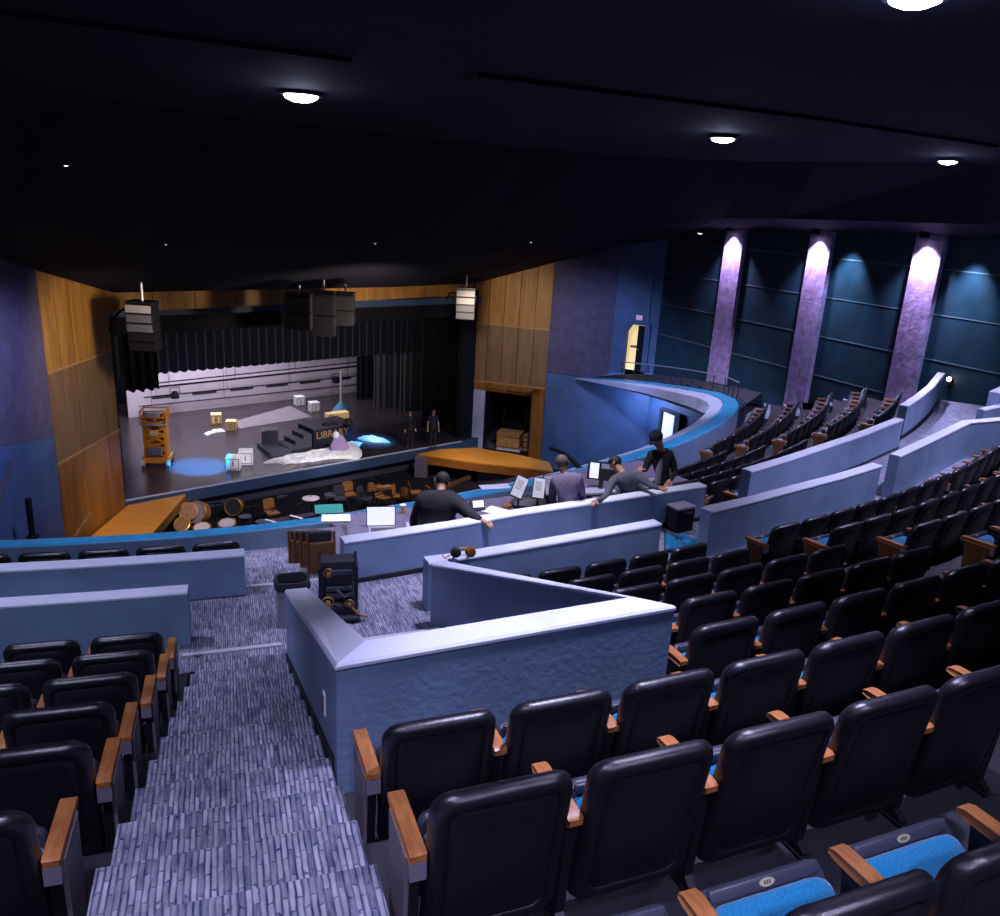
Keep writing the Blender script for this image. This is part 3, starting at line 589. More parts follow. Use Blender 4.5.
# block right of the narrow aisle
spec = {4: (34.25, 1.16, 3, 'nearest row past the narrow aisle'), 5: (33.95, 1.18, 6, 'second row past the narrow aisle'), 6: (33.62, 1.21, 9, 'third row past the narrow aisle'), 7: (33.6, 1.235, 8, 'top row past the narrow aisle')}
for k, (f0, df, n, desc) in spec.items():
    fl_ = [f0 + df * i for i in range(n) if vis(rowR(k), f0 + df * i, rowZ(k), 60 if k == 4 else 20)]
    for i, f in enumerate(fl_):
        last = (i == len(fl_) - 1)
        chair(rowR(k), f, rowZ(k) - CH, 'dark theatre seat, %s from left in the %s' % (ORD[i], desc), 'seats beyond the narrow aisle', (-1, 1) if last else (-1,), -1 if i == 0 else 0, 'low' if i == 0 else 'up')
for i in range(6):
    f = 43.75 + 1.235 * i
    if vis(rowR(7), f, rowZ(7), 15): chair(rowR(7), f, rowZ(7) - CH, 'dark theatre seat, %s from left below the angled blue wall' % ORD[i], 'seats below the angled blue wall', (-1,), -1 if i == 0 else 0, 'low' if i == 0 else 'up')
# left block
for k in range(1, 7):
    R, zt = LR[k - 1], LZ[k - 1]; df = math.degrees(.555 / R); f0 = 18.47 - [.16, .07, .08, .04, 0, 0][k - 1] - math.degrees(.245 / R); i = 0
    nm = ['', 'nearest', 'second', 'third', 'fourth', 'fifth', 'farthest'][k]
    while vis(R, f0 - df * i, zt, 190 if k == 1 else 60) and i < 7:
        chair(R, f0 - df * i, zt - CH, 'black theatre seat, %s from the stairs in the %s left-hand row' % (ORD[i], nm), 'seats left of the stairs', (1, -1) if i == 0 else (-1,), 1 if i == 0 else 0, 'up', panel=1); i += 1
# front left row showing over the rounded wall
R, z = 23.72, -3.63
for i in range(9):
    f = 19.2 - i * math.degrees(.555 / R)
    if vis(R, f, z, 30): chair(R, f, z - CH, 'dark seat back, %s from the aisle over the rounded blue wall' % ORD[i], 'front left seats showing over the rounded wall', (-1,), 0, 'up', 1)
# front right section
NM = ['nearest row', 'second row', 'third row', 'fourth row', 'fifth row']
for j, (fa, fb) in enumerate([(37.0, 51.6), (38.0, 51.6), (39.5, 51.6), (41.5, 51.6)]):
    R, z = 22.9 - .87 * j, -4.1 - .325 * j; df = math.degrees(.555 / R); n = int((fb - fa) / df); f0 = fb - n * df
    for i in range(n + 1):
        if vis(R, f0 + df * i, z): chair(R, f0 + df * i, z - CH, 'small dark seat, %s from left, %s of front section near the capped man' % (ORD[i], NM[j]), 'front right section seats, left half', (-1,), -1 if i == 0 else 0, 'up', 1)
R, z = 23.72, -3.80; chair(R, 38.4, z - CH, 'lone dark seat with blue cushion between the two pale walls', 'seat between the walls', (-1, 1), -1, 'low', 1); chair(R, 39.75, z - CH, 'dark seat half hidden behind the curved pale wall', 'seat between the walls', (1,), 0, 'up', 1)
for m_ in range(0, 5):
    R, z = 23.2 - .83 * m_, -3.78 - .32 * m_; df = math.degrees(.555 / R); fb = [62, 66.5, 67.5, 68.5, 69.5][m_]; f0 = 53.6 if m_ else 54.5; n = int((fb - f0) / df)
    for i in range(n + 1):
        chair(R, f0 + df * i, z - CH, 'small dark seat, %s from left, %s of front section by side wall' % (ORD[i], NM[m_]), 'front right section seats, wall half', (-1, 1) if i == n else (-1,), -1 if i == 0 else 0, 'low', 1)

# ------------------------------------------------------------------ stage
m = MB(); P4 = lambda *a: [tuple(st(u, v))[:2] for u, v in a]
m.prism(P4((-2.8, 0), (13.6, 0), (17.5, .0), (17.5, 12.3), (-2.8, 12.3)), ZS - .25, ZS); struct(m.build('floor', M['stage']))
m = MB(); wall(m, st(-1.2, -.06, 0), st(13.8, -.06, 0), ZS - .42, ZS - .03, ZS - .03, .2); m.mi = 1; wall(m, st(-1.2, .22, 0), st(13.8, .22, 0), ZS - 1, ZS - .42, ZS - .42, .1); m.mi = 2; wall(m, st(-.6, -.085, 0), st(12.9, -.085, 0), ZS - .035, ZS + .012, ZS + .012, .05)
struct(m.build('trim_11', [M['stageface'], M['rim'], M['fascia']]))
m = MB(); m.prism(P4((2.6, 9.8), (13.75, 9.8), (13.75, 9.9), (2.6, 9.9)), ZS, -6.2); tag(m.build('backdrop_screen', M['screen']), 'wide pale backdrop across the back of the stage', 'backdrop')
def pipe(x0, y0, x1, y1, v, r, label, drops=0, cloth=0):
    # batten hung in front of the screen
    A_ = apl(x0, y0, st(0, v), 48.8); B_ = apl(x1, y1, st(0, v), 48.8); z = (A_.z + B_.z) / 2
    e = empty('batten_pipe', A_, 0, label, 'batten', 'stage battens'); B_ = B_ - A_; 
    MB().tube([(0, 0, 0), B_], r, 6).build('pipe', M['black'], e)
    for i in range(drops):
        q = B_ * ((i + .5) / drops); MB().box((0, 0, 0), (B_.length / drops * .62, .05, .10), Matrix.Translation(q - Vector((0, 0, .07))) @ T((0, 0, 0), SA)).build('border_bar', M['ink'], e)
    for t in (.05, .35, .65, .95): MB().tube([B_ * t, B_ * t + Vector((0, 0, 3.2))], .008, 4).build('cable', M['black'], e)
pipe(157, 387, 358, 366, 9.3, .045, 'upper black batten pipe in front of the backdrop'); pipe(158, 383, 358, 362, 9.5, .03, 'thin black pipe just above the upper batten')
pipe(144, 397.5, 357, 376, 9.35, .03, 'middle batten pipe with dark bars in front of the backdrop', drops=6); pipe(139, 406.5, 357, 384.5, 9.5, .022, 'lowest thin pipe across the backdrop')
for x, y, lb in ((175, 395, 'small black stage lamp hanging left on the backdrop'), (336, 380, 'small black stage lamp hanging right on the backdrop')):
    p = apl(x, y, st(0, 9.2), 48.8); e = empty('stage_lamp', p, SA, lb, 'stage light', 'stage lamps')
    MB().lathe([(.06, .18), (.12, .16), (.19, -.12), (.17, -.14)], 12).build('housing', M['black'], e, True); MB().tube([(-.2, 0, .05), (-.2, 0, .32), (.2, 0, .32), (.2, 0, .05)], .02, 5).build('yoke', M['black'], e)
def drape(name, label, u0, u1, v, z0, z1, m_, pl=.28, amp=.09, axis='u'):
    mb = MB(); n = int(abs(u1 - u0) / pl * 8); vs = []
    for i in range(n + 1):
        u = u0 + (u1 - u0) * i / n; o_ = amp * math.sin(i * math.pi / 4) + amp * .3 * math.sin(i * .37)
        for z in (z0 + .03 * math.sin(i * .8), z1): p = st(u, v + o_, z) if axis == 'u' else st(v + o_, u, z); vs.append(p)
    mb.add(vs, [(2 * i, 2 * i + 2, 2 * i + 3, 2 * i + 1) for i in range(n)])
    return tag(mb.build(name, m_, smooth=180), label, 'curtain')
zb = apl(260, 365, st(0, 4.5), 48.8).z
drape('border_curtain', 'navy pleated border curtain hanging over the stage', -1.2, 14, 4.5, zb, -3.2, M['navy'], .35)
a_ = apl(118, 300, st(0, 2.2), 48.8); b_ = apl(159, 389, st(0, 2.2), 48.8)
u_of = lambda p: (p - S0).dot(SS)
drape('side_curtain', 'black masking drape hanging at stage left behind the speaker array', u_of(a_), u_of(b_), 2.2, b_.z, -3.3, M['black'], .3)
for i, (xa, xb, v, mm, lb) in enumerate([(357, 376, 8.2, M['black'], 'black drape at the right edge of the backdrop'), (374, 400, 6.4, M['greycurt'], 'grey pleated wing curtain, left of the pair'), (400, 424, 5.3, M['greycurt'], 'grey pleated wing curtain, right of the pair'), (422, 460, 2.4, M['black'], 'black wing curtain at the right proscenium')]):
    a_ = apl(xa, 420, st(0, v), 48.8); b_ = apl(xb, 420, st(0, v), 48.8); drape('wing_curtain', lb, u_of(a_), u_of(b_), v, ZS + .02, -3.3, mm, .3, .10)
# props on the stage
def zs(x, y): return az(x, y, ZS)
def alpha_block(x, y, s, label, m_, chars, rz=SA):
    p = zs(x, y); e = empty('alphabet_block', p, rz, label, 'toy block', 'alphabet blocks')
    MB().box((0, 0, s / 2), (s, s, s), bev=.02).build('block_body', m_, e)
    fr = MB()
    for sx, M2 in ((0, T((0, -s / 2 - .004, s / 2))), (1, T((-s / 2 - .004, 0, s / 2), -math.pi / 2))):
        for a, b, w, h in ((0, s * .38, s * .84, .02), (0, -s * .38, s * .84, .02), (s * .41, 0, .02, s * .78), (-s * .41, 0, .02, s * .78)): fr.box((a, 0, b), (w, .006, h), M2)
    fr.build('face_frame', M['ink'], e)
    text_mesh(chars[0], s * .62, 'face_letter', M['ink'], e, (0, -s / 2 - .006, s / 2), (math.pi / 2, 0, 0)); text_mesh(chars[1], s * .62, 'face_letter', M['ink'], e, (-s / 2 - .006, 0, s / 2), (math.pi / 2, 0, -math.pi / 2))
alpha_block(234, 468.5, .48, 'white letter block at front of the stage, nearer of two', M['white'], 'IE', R_(12)); alpha_block(246, 463, .50, 'white letter block at front of the stage, behind its neighbour', M['white'], 'IL', R_(14))
alpha_block(216.5, 423.5, .44, 'cream lit letter block in the middle left of the stage', M['cream'], 'EA', R_(20)); alpha_block(231.5, 430, .42, 'smaller cream letter block beside a pale floor strip', M['cream'], 'DO', R_(10))
alpha_block(299.5, 405, .44, 'white letter block near the backdrop, left of two', M['white'], 'LI', R_(35)); alpha_block(314, 411, .44, 'white letter block near the backdrop, right of two', M['white'], 'IB', R_(35))
p = zs(337, 421.5); e = empty('long_block', p, SA, 'pale cream oblong box standing behind the dark counter', 'box'); MB().box((0, 0, .21), (1.02, .4, .44), bev=.02).build('box_body', M['cream'], e); MB().box((0, -.203, .07), (.9, .006, .08)).build('white_band', M['white'], e)
q = [zs(x, y) for x, y in ((236, 421), (290, 406), (312, 417), (239, 429))]; m = MB(); m.prism([(a.x, a.y) for a in q], ZS + .002, ZS + .012); tag(m.build('floor_reflection', M['reflection']), 'pale grey strip of painted screen light lying diagonally on the stage floor', 'painted reflection')  # flat pale slab stands in for screen light reflected on the floor
p = zs(341, 412); e = empty('cone_lamp', p, 0, 'blue cone on a tall thin white pole near the backdrop', 'prop'); MB().lathe([(.44, 0), (.44, .03), (.06, .50), (.02, .55)], 20).build('cone', M['bluecone'], e, True); MB().tube([(0, 0, .5), (0, 0, 1.9)], .05, 8).build('pole', M['fascia'], e)
# dark counter with LIBRARY lettering and steps
A_, B_ = zs(314, 446.5), zs(353, 439.5); d_ = (B_ - A_); dw = d_.length; e = empty('library_counter', A_, math.atan2(d_.y, d_.x), 'dark counter lettered with the word library on its front', 'counter')
MB().box((dw / 2, .6, .34), (dw, 1.2, .66)).build('counter_body', M['navycl'], e); MB().box((dw / 2, .6, .70), (dw + .1, 1.3, .05), bev=.01).build('counter_top', M['greysh'], e)
text_mesh('LIBRARY', .40, 'lettering', M['letter'], e, (dw * .47, -.006, .40), (math.pi / 2, 0, 0))
MB().box((dw / 2, -.01, .2), (dw * .95, .012, .03)).build('front_rail', M['ink'], e)
for k in range(3): pass
e2 = empty('step_unit', A_ - d_.normalized() * .05, math.atan2(d_.y, d_.x), 'grey three step stair unit leading to the dark counter', 'steps')
for k in range(3): MB().box((-.22 - .36 * k, .45, (.54 - .18 * k) / 2), (.36, .9, .54 - .18 * k), bev=.008).build('step', M['greysh'], e2)
for k in range(3): MB().box((-.405 - .36 * k, .45, .54 - .18 * k - .09), (.012, .8, .12)).build('riser_panel', M['ink'], e2)
q = [zs(x, y) for x, y in ((257, 446), (275, 441), (291, 454), (270, 457))]; m = MB(); m.prism([(a.x, a.y) for a in q], ZS, ZS + .12); tag(m.build('low_platform', M['greysh']), 'flat dark grey platform in front of the steps on stage', 'platform')
p = zs(268.5, 447); e = empty('dark_cube', p + Vector((0, .25, .12)), R_(15), 'dark grey cube standing on the low stage platform', 'box'); MB().box((0, 0, .26), (.62, .62, .52), bev=.015).build('cube_body', M['rim'], e); MB().box((.05, 0, .53), (.5, .5, .03)).build('cube_lid', M['darkmetal'], e)
def cloth_heap(label, pts, h, m_, seed, name='crumpled_cloth'):
    rnd = random.Random(seed); q = [zs(x, y) for x, y in pts]; c = sum(q, Vector()) / len(q); mb = MB(); n = 40
    def edge(a):
        t = a / (2 * math.pi) * len(q); i = int(t) % len(q); return q[i].lerp(q[(i + 1) % len(q)], t - int(t))
    L = []
    for k in range(9):
        s = 1 - k / 9; L.append([c + (edge(2 * math.pi * i / n) - c) * s * (1 + .06 * math.sin(i * 2.3 + k)) + Vector((0, 0, .01 if k == 0 else h * (.35 + .65 * rnd.random()))) for i in range(n)])
    mb.loops(L); return tag(mb.build(name, m_, smooth=30), label, 'cloth')
cloth_heap('crumpled white sheet spread in front of the dark counter', [(263, 463), (290, 456), (318, 451), (340, 449), (352, 443), (361, 443), (361, 460), (335, 459), (305, 463), (285, 464.5)], .14, M['cloth'], 3)
cloth_heap('small white cloth lying on the blue lit floor at stage right', [(357, 439), (368, 436), (384, 439), (390, 443), (376, 443), (362, 441)], .10, M['cloth'], 5)
cloth_heap('thin white scraps lying near the cream blocks', [(204, 434), (214, 430), (222, 429), (226, 432), (216, 433), (208, 436)], .06, M['cloth'], 8)
# hunched lilac figure prop in front of the counter
p = zs(339, 451); e = empty('draped_figure', p, R_(20), 'hunched lilac draped figure in front of the lettered counter', 'figure')
rs = random.Random(2); L = []
for k, (r, z) in enumerate([(.36, 0), (.38, .1), (.33, .28), (.25, .46), (.17, .6), (.10, .66)]): L.append([(r * (1 + .08 * math.sin(5 * a + k)) * math.cos(a), .8 * r * (1 + .08 * math.sin(4 * a)) * math.sin(a), z) for a in [2 * math.pi * i / 24 for i in range(24)]])
MB().loops(L).build('draped_body', M['lilac'], e, True); m = MB(); m.ball((-.12, -.05, .66), (.13, .13, .15)); m.build('head', M['cloth'], e, True); m = MB(); m.tube([(-.15, -.1, .5), (-.3, -.2, .3), (-.28, -.28, .12)], [.07, .06, .05], 8); m.build('arm', M['lilac'], e, True)
for x, y, lb in ((330, 424, 'black notebook stack on the dark counter'), (348, 423, 'dark lamp shade lying on the dark counter')):
    p = az(x, y + 1, ZS + .73); m = MB()
    if x < 340: m.box((0, 0, .03), (.55, .35, .06), T((0, 0, 0), SA)); m.box((.03, .02, .075), (.4, .28, .03), T((0, 0, 0), SA + .2))
    else: m.lathe([(.2, 0), (.22, .05), (.12, .22), (.05, .24)], 14)
    tag(m.build('counter_item', M['ink'], loc=p), lb, 'prop')
p = az(351, 423.5, ZS + .73); m = MB(); m.lathe([(.05, 0), (.06, .02), (.05, .16), (.03, .2)], 10); tag(m.build('jar', M['fascia'], loc=p), 'small pale jar at the right end of the counter', 'jar')
# orange lift
p = zs(158, 463); e = empty('scissor_lift', p, R_(12), 'orange personnel lift standing at the left of the stage', 'lift'); hL = 2.0
MB().box((0, 0, .20), (.95, .75, .2), bev=.03).build('chassis', M['yellow'], e)
for sx in (-1, 1):
    for sy in (-1, 1):
        w_ = MB(); w_.lathe([(.02, -.05), (.12, -.05), (.12, .05), (.02, .05)], 14, T((sx * .42, sy * .36, .12), 0, 0, math.pi / 2)); w_.build('wheel', M['white'] if sy < 0 else M['ink'], e)
for sx in (-.34, .34): MB().box((sx, .05, 1.05), (.11, .5, 1.6), bev=.01).build('mast_column', M['yellow'], e)
MB().box((0, .18, 1.05), (.62, .08, 1.5)).build('mast_panel', M['yellow'], e)
for k in range(5): 
    for s in (-1, 1): MB().box((0, -.22, .45 + .26 * k), (.62, .035, .06), Matrix.Translation((0, 0, 0)) @ Matrix.Translation((0, 0, .45 + .26 * k)) @ Euler((0, s * .36, 0)).to_matrix().to_4x4() @ Matrix.Translation((0, 0, -(.45 + .26 * k)))).build('scissor_arm', M['yellow'], e)
MB().box((0, -.34, .55), (.46, .10, .30), bev=.02).build('control_box', M['metal'], e)
gr = MB()
for z in (1.75, 1.98):
    for a, b in (((-.42, -.3), (.42, -.3)), ((.42, -.3), (.42, .3)), ((.42, .3), (-.42, .3)), ((-.42, .3), (-.42, -.3))): gr.tube([(a[0], a[1], z), (b[0], b[1], z)], .025, 6)
for a in ((-.42, -.3), (.42, -.3), (.42, .3), (-.42, .3)): gr.tube([(a[0], a[1], 1.5), (a[0], a[1], 2.0)], .025, 6)
gr.build('guard_rail', M['yellow'], e); MB().box((0, 0, 1.5), (.88, .64, .06)).build('platform_deck', M['fascia'], e); MB().box((0, -.31, 1.86), (.5, .02, .16)).build('sign_plate', M['fascia'], e)
MB().box((0, -.31, 1.2), (.3, .02, .2)).build('warning_plate', M['cream'], e)

# side decks of orange wood
def deck(label, pts, th, back=None):
    q = [az(x, y, ZS) for x, y in pts]; c = q[0]; e = empty('stage_apron', c - Vector((0, 0, th)), 0, label, 'deck', 'orange wooden side decks'); 
    MB().prism([((a - c).x, (a - c).y) for a in q], th - .05, th).build('deck_top', M['apron'], e); qq = [(a - c) * .997 for a in q]
    MB().prism([(a.x, a.y) for a in qq], 0, th - .05).build('deck_skirt', M['apronside'], e)
deck('orange wooden side deck at the left of the stage', [(90, 537), (128, 505), (186, 494), (150, 536)], .32)
deck('orange wooden side deck below the right niche', [(418, 454), (440, 449), (475, 447.5), (520, 455), (549, 462), (553, 471), (480, 463)], .36)
m = MB(); 
for x in (412,): 
    p = az(x, 480, -10.4); m.box((p.x + .3, p.y + .6, -10.0), (.5, .5, .8))
p = az(530, 470, ZS); m.prism([(p.x - .1, p.y + .1), (p.x - 2.0, p.y + .9), (p.x - 2.0, p.y + 1.1), (p.x - .1, p.y + .4)], -10.6, -9.9)
struct(m.build('trim_12', M['deskside']))
# things in the right niche
NI = lambda t, d, z: E2R.lerp(E1R, t) + Vector((-(E1R - E2R).y, (E1R - E2R).x, 0)).normalized() * d + Vector((0, 0, z)); NA = math.atan2((E1R - E2R).y, (E1R - E2R).x)
e = empty('wooden_crate', NI(.535, .5, -9.95), NA, 'wooden crate with metal corners in the right niche', 'crate'); MB().box((0, 0, .40), (1.0, .7, .62), bev=.015).build('crate_body', M['cratewood'], e); MB().box((0, 0, .74), (1.04, .74, .06), bev=.01).build('crate_lid', M['cratewood'], e)
for z in (.16, .62): MB().box((0, -.36, z), (1.02, .02, .05)).build('crate_batten', M['copper'], e)
MB().box((0, 0, .05), (1.1, .8, .09)).build('pallet', M['fascia'], e)
e = empty('small_crate', NI(.77, .62, -9.95), NA, 'narrow wooden crate beside the larger one in the right niche', 'crate'); MB().box((0, 0, .38), (.26, .6, .7), bev=.01).build('crate_body', M['cratewood'], e)
for z in (.2, .45, .66): MB().box((0, -.31, z), (.28, .02, .04)).build('crate_batten', M['ink'], e)
e = empty('storage_rack', NI(.52, 1.5, -9.95), NA, 'tall dark rack at the back of the right niche', 'rack')
for sx in (-.5, .5): MB().box((sx, 0, 1.1), (.05, .4, 2.2)).build('upright', M['darkmetal'], e)
for z in (.1, .8, 1.5, 2.15): MB().box((0, 0, z), (1.0, .4, .05)).build('shelf', M['darkmetal'], e)
e = empty('cable_coil', NI(.30, .1, -9.9), NA, 'dark heap of coiled cable left of the crate', 'cable'); m = MB()
for k in range(4): m.tube([(.28 * math.cos(a) * (1 - .08 * k), .2 * math.sin(a), .03 + .05 * k) for a in [2 * math.pi * i / 16 for i in range(17)]], .03, 6)
m.build('coil', M['ink'], e, True)
# speaker arrays
def array(xl, xr, yt, yb, D, n, label, mats, topmark):
    a, b = ad((xl + xr) / 2, yt, D), ad((xl + xr) / 2, yb, D); w = (xr - xl) * a.dot(fw) / F; h = (a.z - b.z) / n
    e = empty('line_array', a, 0, label, 'loudspeaker', 'hanging loudspeakers')
    MB().box((0, 0, .03), (w * .95, .5, .06)).build('rigging_frame', M['darkmetal'], e); MB().tube([(0, 0, 0), (0, 0, topmark)], .035, 6).build('hanging_pipe', M['metal'], e)
    for k in range(n):
        mb = MB(); z = -h * (k + .5); ty = .035 * k * k * .5; f_ = 1 - .02 * k
        mb.prism([(-w / 2, -.3), (w / 2, -.3), (w * .42, .3), (-w * .42, .3)], z - h * .47, z + h * .47, T((0, ty * .3, 0))); cb = mb.build('cabinet', M['arraydark'], e)
        g_ = MB(); g_.box((0, -.308 + ty * .3, z), (w * .93, .02, h * .78)); g_.build('grille', mats[min(k, len(mats) - 1)], cb)
    return e
array(129, 156, 303, 350, 22.0, 5, 'tall pale fronted speaker array hanging left of the stage', [M['arraywhite'], M['arrayface'], M['arrayface'], M['arraydark'], M['arraydark']], .55)
array(457, 476, 289, 319, 30.5, 4, 'pale speaker array hanging right of the stage', [M['arraywhite'], M['arraywhite'], M['arrayface'], M['arrayface']], .5)
array(287, 312, 295, 329, 25.5, 2, 'dark loudspeaker cluster over the stage centre, left cabinet', [M['arraydark']], .3)
array(312, 336, 293, 336, 26.2, 2, 'dark loudspeaker cluster over the stage centre, middle cabinet', [M['arraydark']], .4)
array(336, 355, 294, 325, 26.5, 2, 'dark loudspeaker cluster over the stage centre, right cabinet', [M['arraydark']], .3)
for pts, D, lb in (([(130, 306), (119, 312), (111, 322), (107, 340)], 23.2, 'black cable drooping from the left speaker array'), ([(457, 293), (450, 293), (446, 300)], 30.6, 'short black cable looping from the right speaker array')):
    m = MB(); m.tube([ad(x, y, D) for x, y in pts], .035, 6); tag(m.build('speaker_cable', M['black'], smooth=True), lb, 'cable')

# ------------------------------------------------------------------ pit: instruments below the stage
ZP = -10.38
def drum(x, y, r, h, label, skin, tilt=0, rz=0, stand=.5, shell='copper', z=None):
    p = az(x, y, (ZP + stand) if z is None else z); e = empty('drum', p, rz, label, 'drum', 'pit drums'); MM = T((0, 0, 0), 0, tilt)
    MB().lathe([(.01, -h), (r * .96, -h), (r, -h * .9), (r, -.02), (.01, -.02)], 22, MM).build('shell', M[shell], e, True)
    MB().lathe([(.01, 0), (r * .97, 0), (r * .97, -.02), (.01, -.02)], 22, MM).build('drum_head', M[skin], e, True)
    m = MB(); m.tube([MM @ Vector((r * math.cos(a), r * math.sin(a), 0)) for a in [2 * math.pi * i / 22 for i in range(23)]], .022, 6); m.build('hoop', M['brass'], e, True)
    for k in range(3): a = 2.1 * k; m = MB(); m.tube([(r * .5 * math.cos(a), r * .5 * math.sin(a), -h * .6), (r * .9 * math.cos(a), r * .9 * math.sin(a), -stand - .0)], .018, 5); m.build('stand_leg', M['darkmetal'], e)
drum(196, 512, .36, .3, 'large pale grey drum standing upright in the pit', 'greydrum', R_(65), R_(-20), .42, 'copper')
drum(182, 524, .24, .2, 'small brown drum leaning beside the large grey one', 'copper', R_(50), 0, .4); drum(188, 511, .28, .1, 'hoop shaped brown drum behind the small drum', 'copper', R_(60), R_(30), .5)
drum(202, 527, .26, .16, 'white topped snare drum left of two in the pit', 'drumskin', R_(12), 0, .42); drum(227, 523, .27, .16, 'white topped snare drum right of two in the pit', 'drumskin', R_(12), 0, .42)
drum(233, 507, .28, .35, 'dark round bass drum facing out in the shadow of the pit', 'ink', R_(75), 0, .4, 'paneldark')
def stand_sheet(p, w, h, label, tilt=-50, rz=0, hgt=.9, sheet='paper', group='music stands', desk='ink'):
    e = empty('music_stand', p, rz, label, 'music stand', group); MM = T((0, 0, hgt), 0, R_(tilt + 90))
    MB().box((0, 0, 0), (w * 1.12, .015, h * 1.12), MM).build('stand_desk', M[desk], e); MB().box((0, -.012, 0), (w, .006, h), MM).build('sheet', M[sheet], e)
    MB().tube([(0, .02, 0), (0, .02, hgt - .03)], .014, 6).build('pole', M['darkmetal'], e)
    for k in range(3): a = 2.1 * k + .5; m = MB(); m.tube([(0, .02, .22), (.26 * math.cos(a), .02 + .26 * math.sin(a), 0)], .012, 5); m.build('leg', M['darkmetal'], e)
p = az(282, 497, ZP + .95); stand_sheet(Vector((p.x, p.y, ZP)), .30, .34, 'music stand with one white page in the pit', -35, R_(25), .95)
def chairlet(p, rz, label, m_='copper', s=1.0):
    e = empty('pit_chair', p, rz, label, 'chair', 'pit chairs'); MB().box((0, 0, .40 * s), (.40 * s, .40 * s, .05), bev=.01).build('seat', M[m_], e); m = MB(); m.loops([[(x * s, .19 * s + yy + .3 * x * x + (z - .4) * .15, z * s) for x, z in rrect(.19, .46, .80, .08, .04)] for yy in (0, .03)]); m.build('backrest', M[m_], e, True)
    for sx in (-1, 1):
        for sy in (-1, 1): MB().tube([(sx * .17 * s, sy * .17 * s, 0), (sx * .16 * s, sy * .16 * s, .4 * s)], .014, 5).build('leg', M['darkmetal'], e)
for x, y, rz, lb in ((272, 511, 40, 'brown wooden chair turned away in the pit'),):
    p = az(x, y, ZP + .45); chairlet(Vector((p.x, p.y, ZP)), R_(rz), lb)
for i, (x, y, w) in enumerate(((274, 520, .12), (299, 516, .13))):
    p = az(x, y, ZP + .7); e = empty('keyboard_instrument', p, R_(35), ['slim keyboard with white edge in the pit, left of two', 'slim keyboard with white edge in the pit, right of two'][i], 'keyboard', 'pit keyboards')
    MB().box((.2, 0, -.04), (.6, .26, .08), bev=.01).build('case', M['rim'], e); MB().box((-.12, 0, .005), (.10, .5, .01), T((0, 0, 0), .5)).build('white_keys', M['white'], e)
    for sx in (0, .42): MB().box((sx, 0, -.38), (.04, .25, .62)).build('leg', M['darkmetal'], e)
p = az(311, 498, ZP + .85); e = empty('cymbal', p, 0, 'pale flat cymbal on a stand in the pit', 'cymbal'); MB().lathe([(.02, .05), (.07, .03), (.28, 0), (.28, -.01), (.02, .02)], 24).build('disc', M['drumskin'], e, True); MB().tube([(0, 0, -.85), (0, 0, .12)], .016, 6).build('stand_pole', M['darkmetal'], e); 
for k in range(3): MB().tube([(0, 0, -.55), (.3 * math.cos(2.1 * k), .3 * math.sin(2.1 * k), -.85)], .014, 5).build('stand_leg', M['darkmetal'], e)
for i, (x, y, lb) in enumerate(((350, 489, 'amber wooden chair behind the parapet, farthest left'), (383, 492, 'amber wooden chair behind the parapet, second from left'), (400, 491, 'amber wooden chair behind the parapet, third from left'), (416, 487, 'amber wooden chair behind the parapet, fourth from left'), (433, 490, 'amber wooden chair behind the parapet, nearest the crouched man'))):
    p = az(x, y, ZP + .6); chairlet(Vector((p.x, p.y, ZP)), R_(30 + 25 * i), lb, 'copper', 1.0)
p = az(384, 488, ZP + .9); e = empty('instrument_case', p, R_(40), 'pale orange case lying on the pit chairs', 'case'); MB().box((0, 0, 0), (.55, .2, .16), bev=.03).build('case_body', M['cratewood'], e); MB().box((0, -.105, .02), (.12, .02, .04)).build('clasp', M['brass'], e)
p = az(352, 501, ZP + .9); stand_sheet(Vector((p.x, p.y, ZP)), .22, .30, 'music stand with a small white page beside the parapet', -40, R_(60), .95)
for i, (x, y, lb) in enumerate(((245, 517, 'dark low stool in the pit, right of the snare drums'), (262, 522, 'dark low stool in the pit below the brown chair'), (290, 521, 'dark low stool in the pit between the keyboards'), (160, 520, 'dark low stool beside the left wooden deck'), (330, 495, 'dark low stool in the pit by the pale cymbal'))):
    p = az(x, y, ZP + .45); e = empty('pit_stool', Vector((p.x, p.y, ZP)), 0, lb, 'stool', 'pit stools'); MB().lathe([(.01, .42), (.2, .42), (.21, .45), (.2, .48), (.01, .48)], 16).build('seat', M['greysh'], e, True)
    for k in range(3): MB().tube([(.05 * math.cos(2.1 * k), .05 * math.sin(2.1 * k), .42), (.2 * math.cos(2.1 * k), .2 * math.sin(2.1 * k), 0)], .015, 5).build('leg', M['darkmetal'], e)
for i, (x, y, rz, lb) in enumerate(((252, 507, 20, 'black music stand in the pit, left of the brown chair'), (296, 505, 60, 'black music stand in the pit between brown chair and cymbal'), (322, 500, 35, 'black music stand in the pit right of the cymbal'), (374, 492, 30, 'black music stand among the amber chairs'), (215, 503, 10, 'black music stand behind the grey drum'))):
    p = az(x, y, ZP + .95); stand_sheet(Vector((p.x, p.y, ZP)), .34, .26, lb, -30, R_(rz), .95, 'rim', 'black music stands in the pit')
for i, (x, y, rz, lb) in enumerate(((366, 497, 70, 'dark pit chair with slate seat behind the laptop'), (340, 497, 20, 'dark pit chair right of the cymbal'), (442, 486, 60, 'dark pit chair beyond the crouched man'))):
    p = az(x, y, ZP + .45); chairlet(Vector((p.x, p.y, ZP)), R_(rz), lb, 'rim')
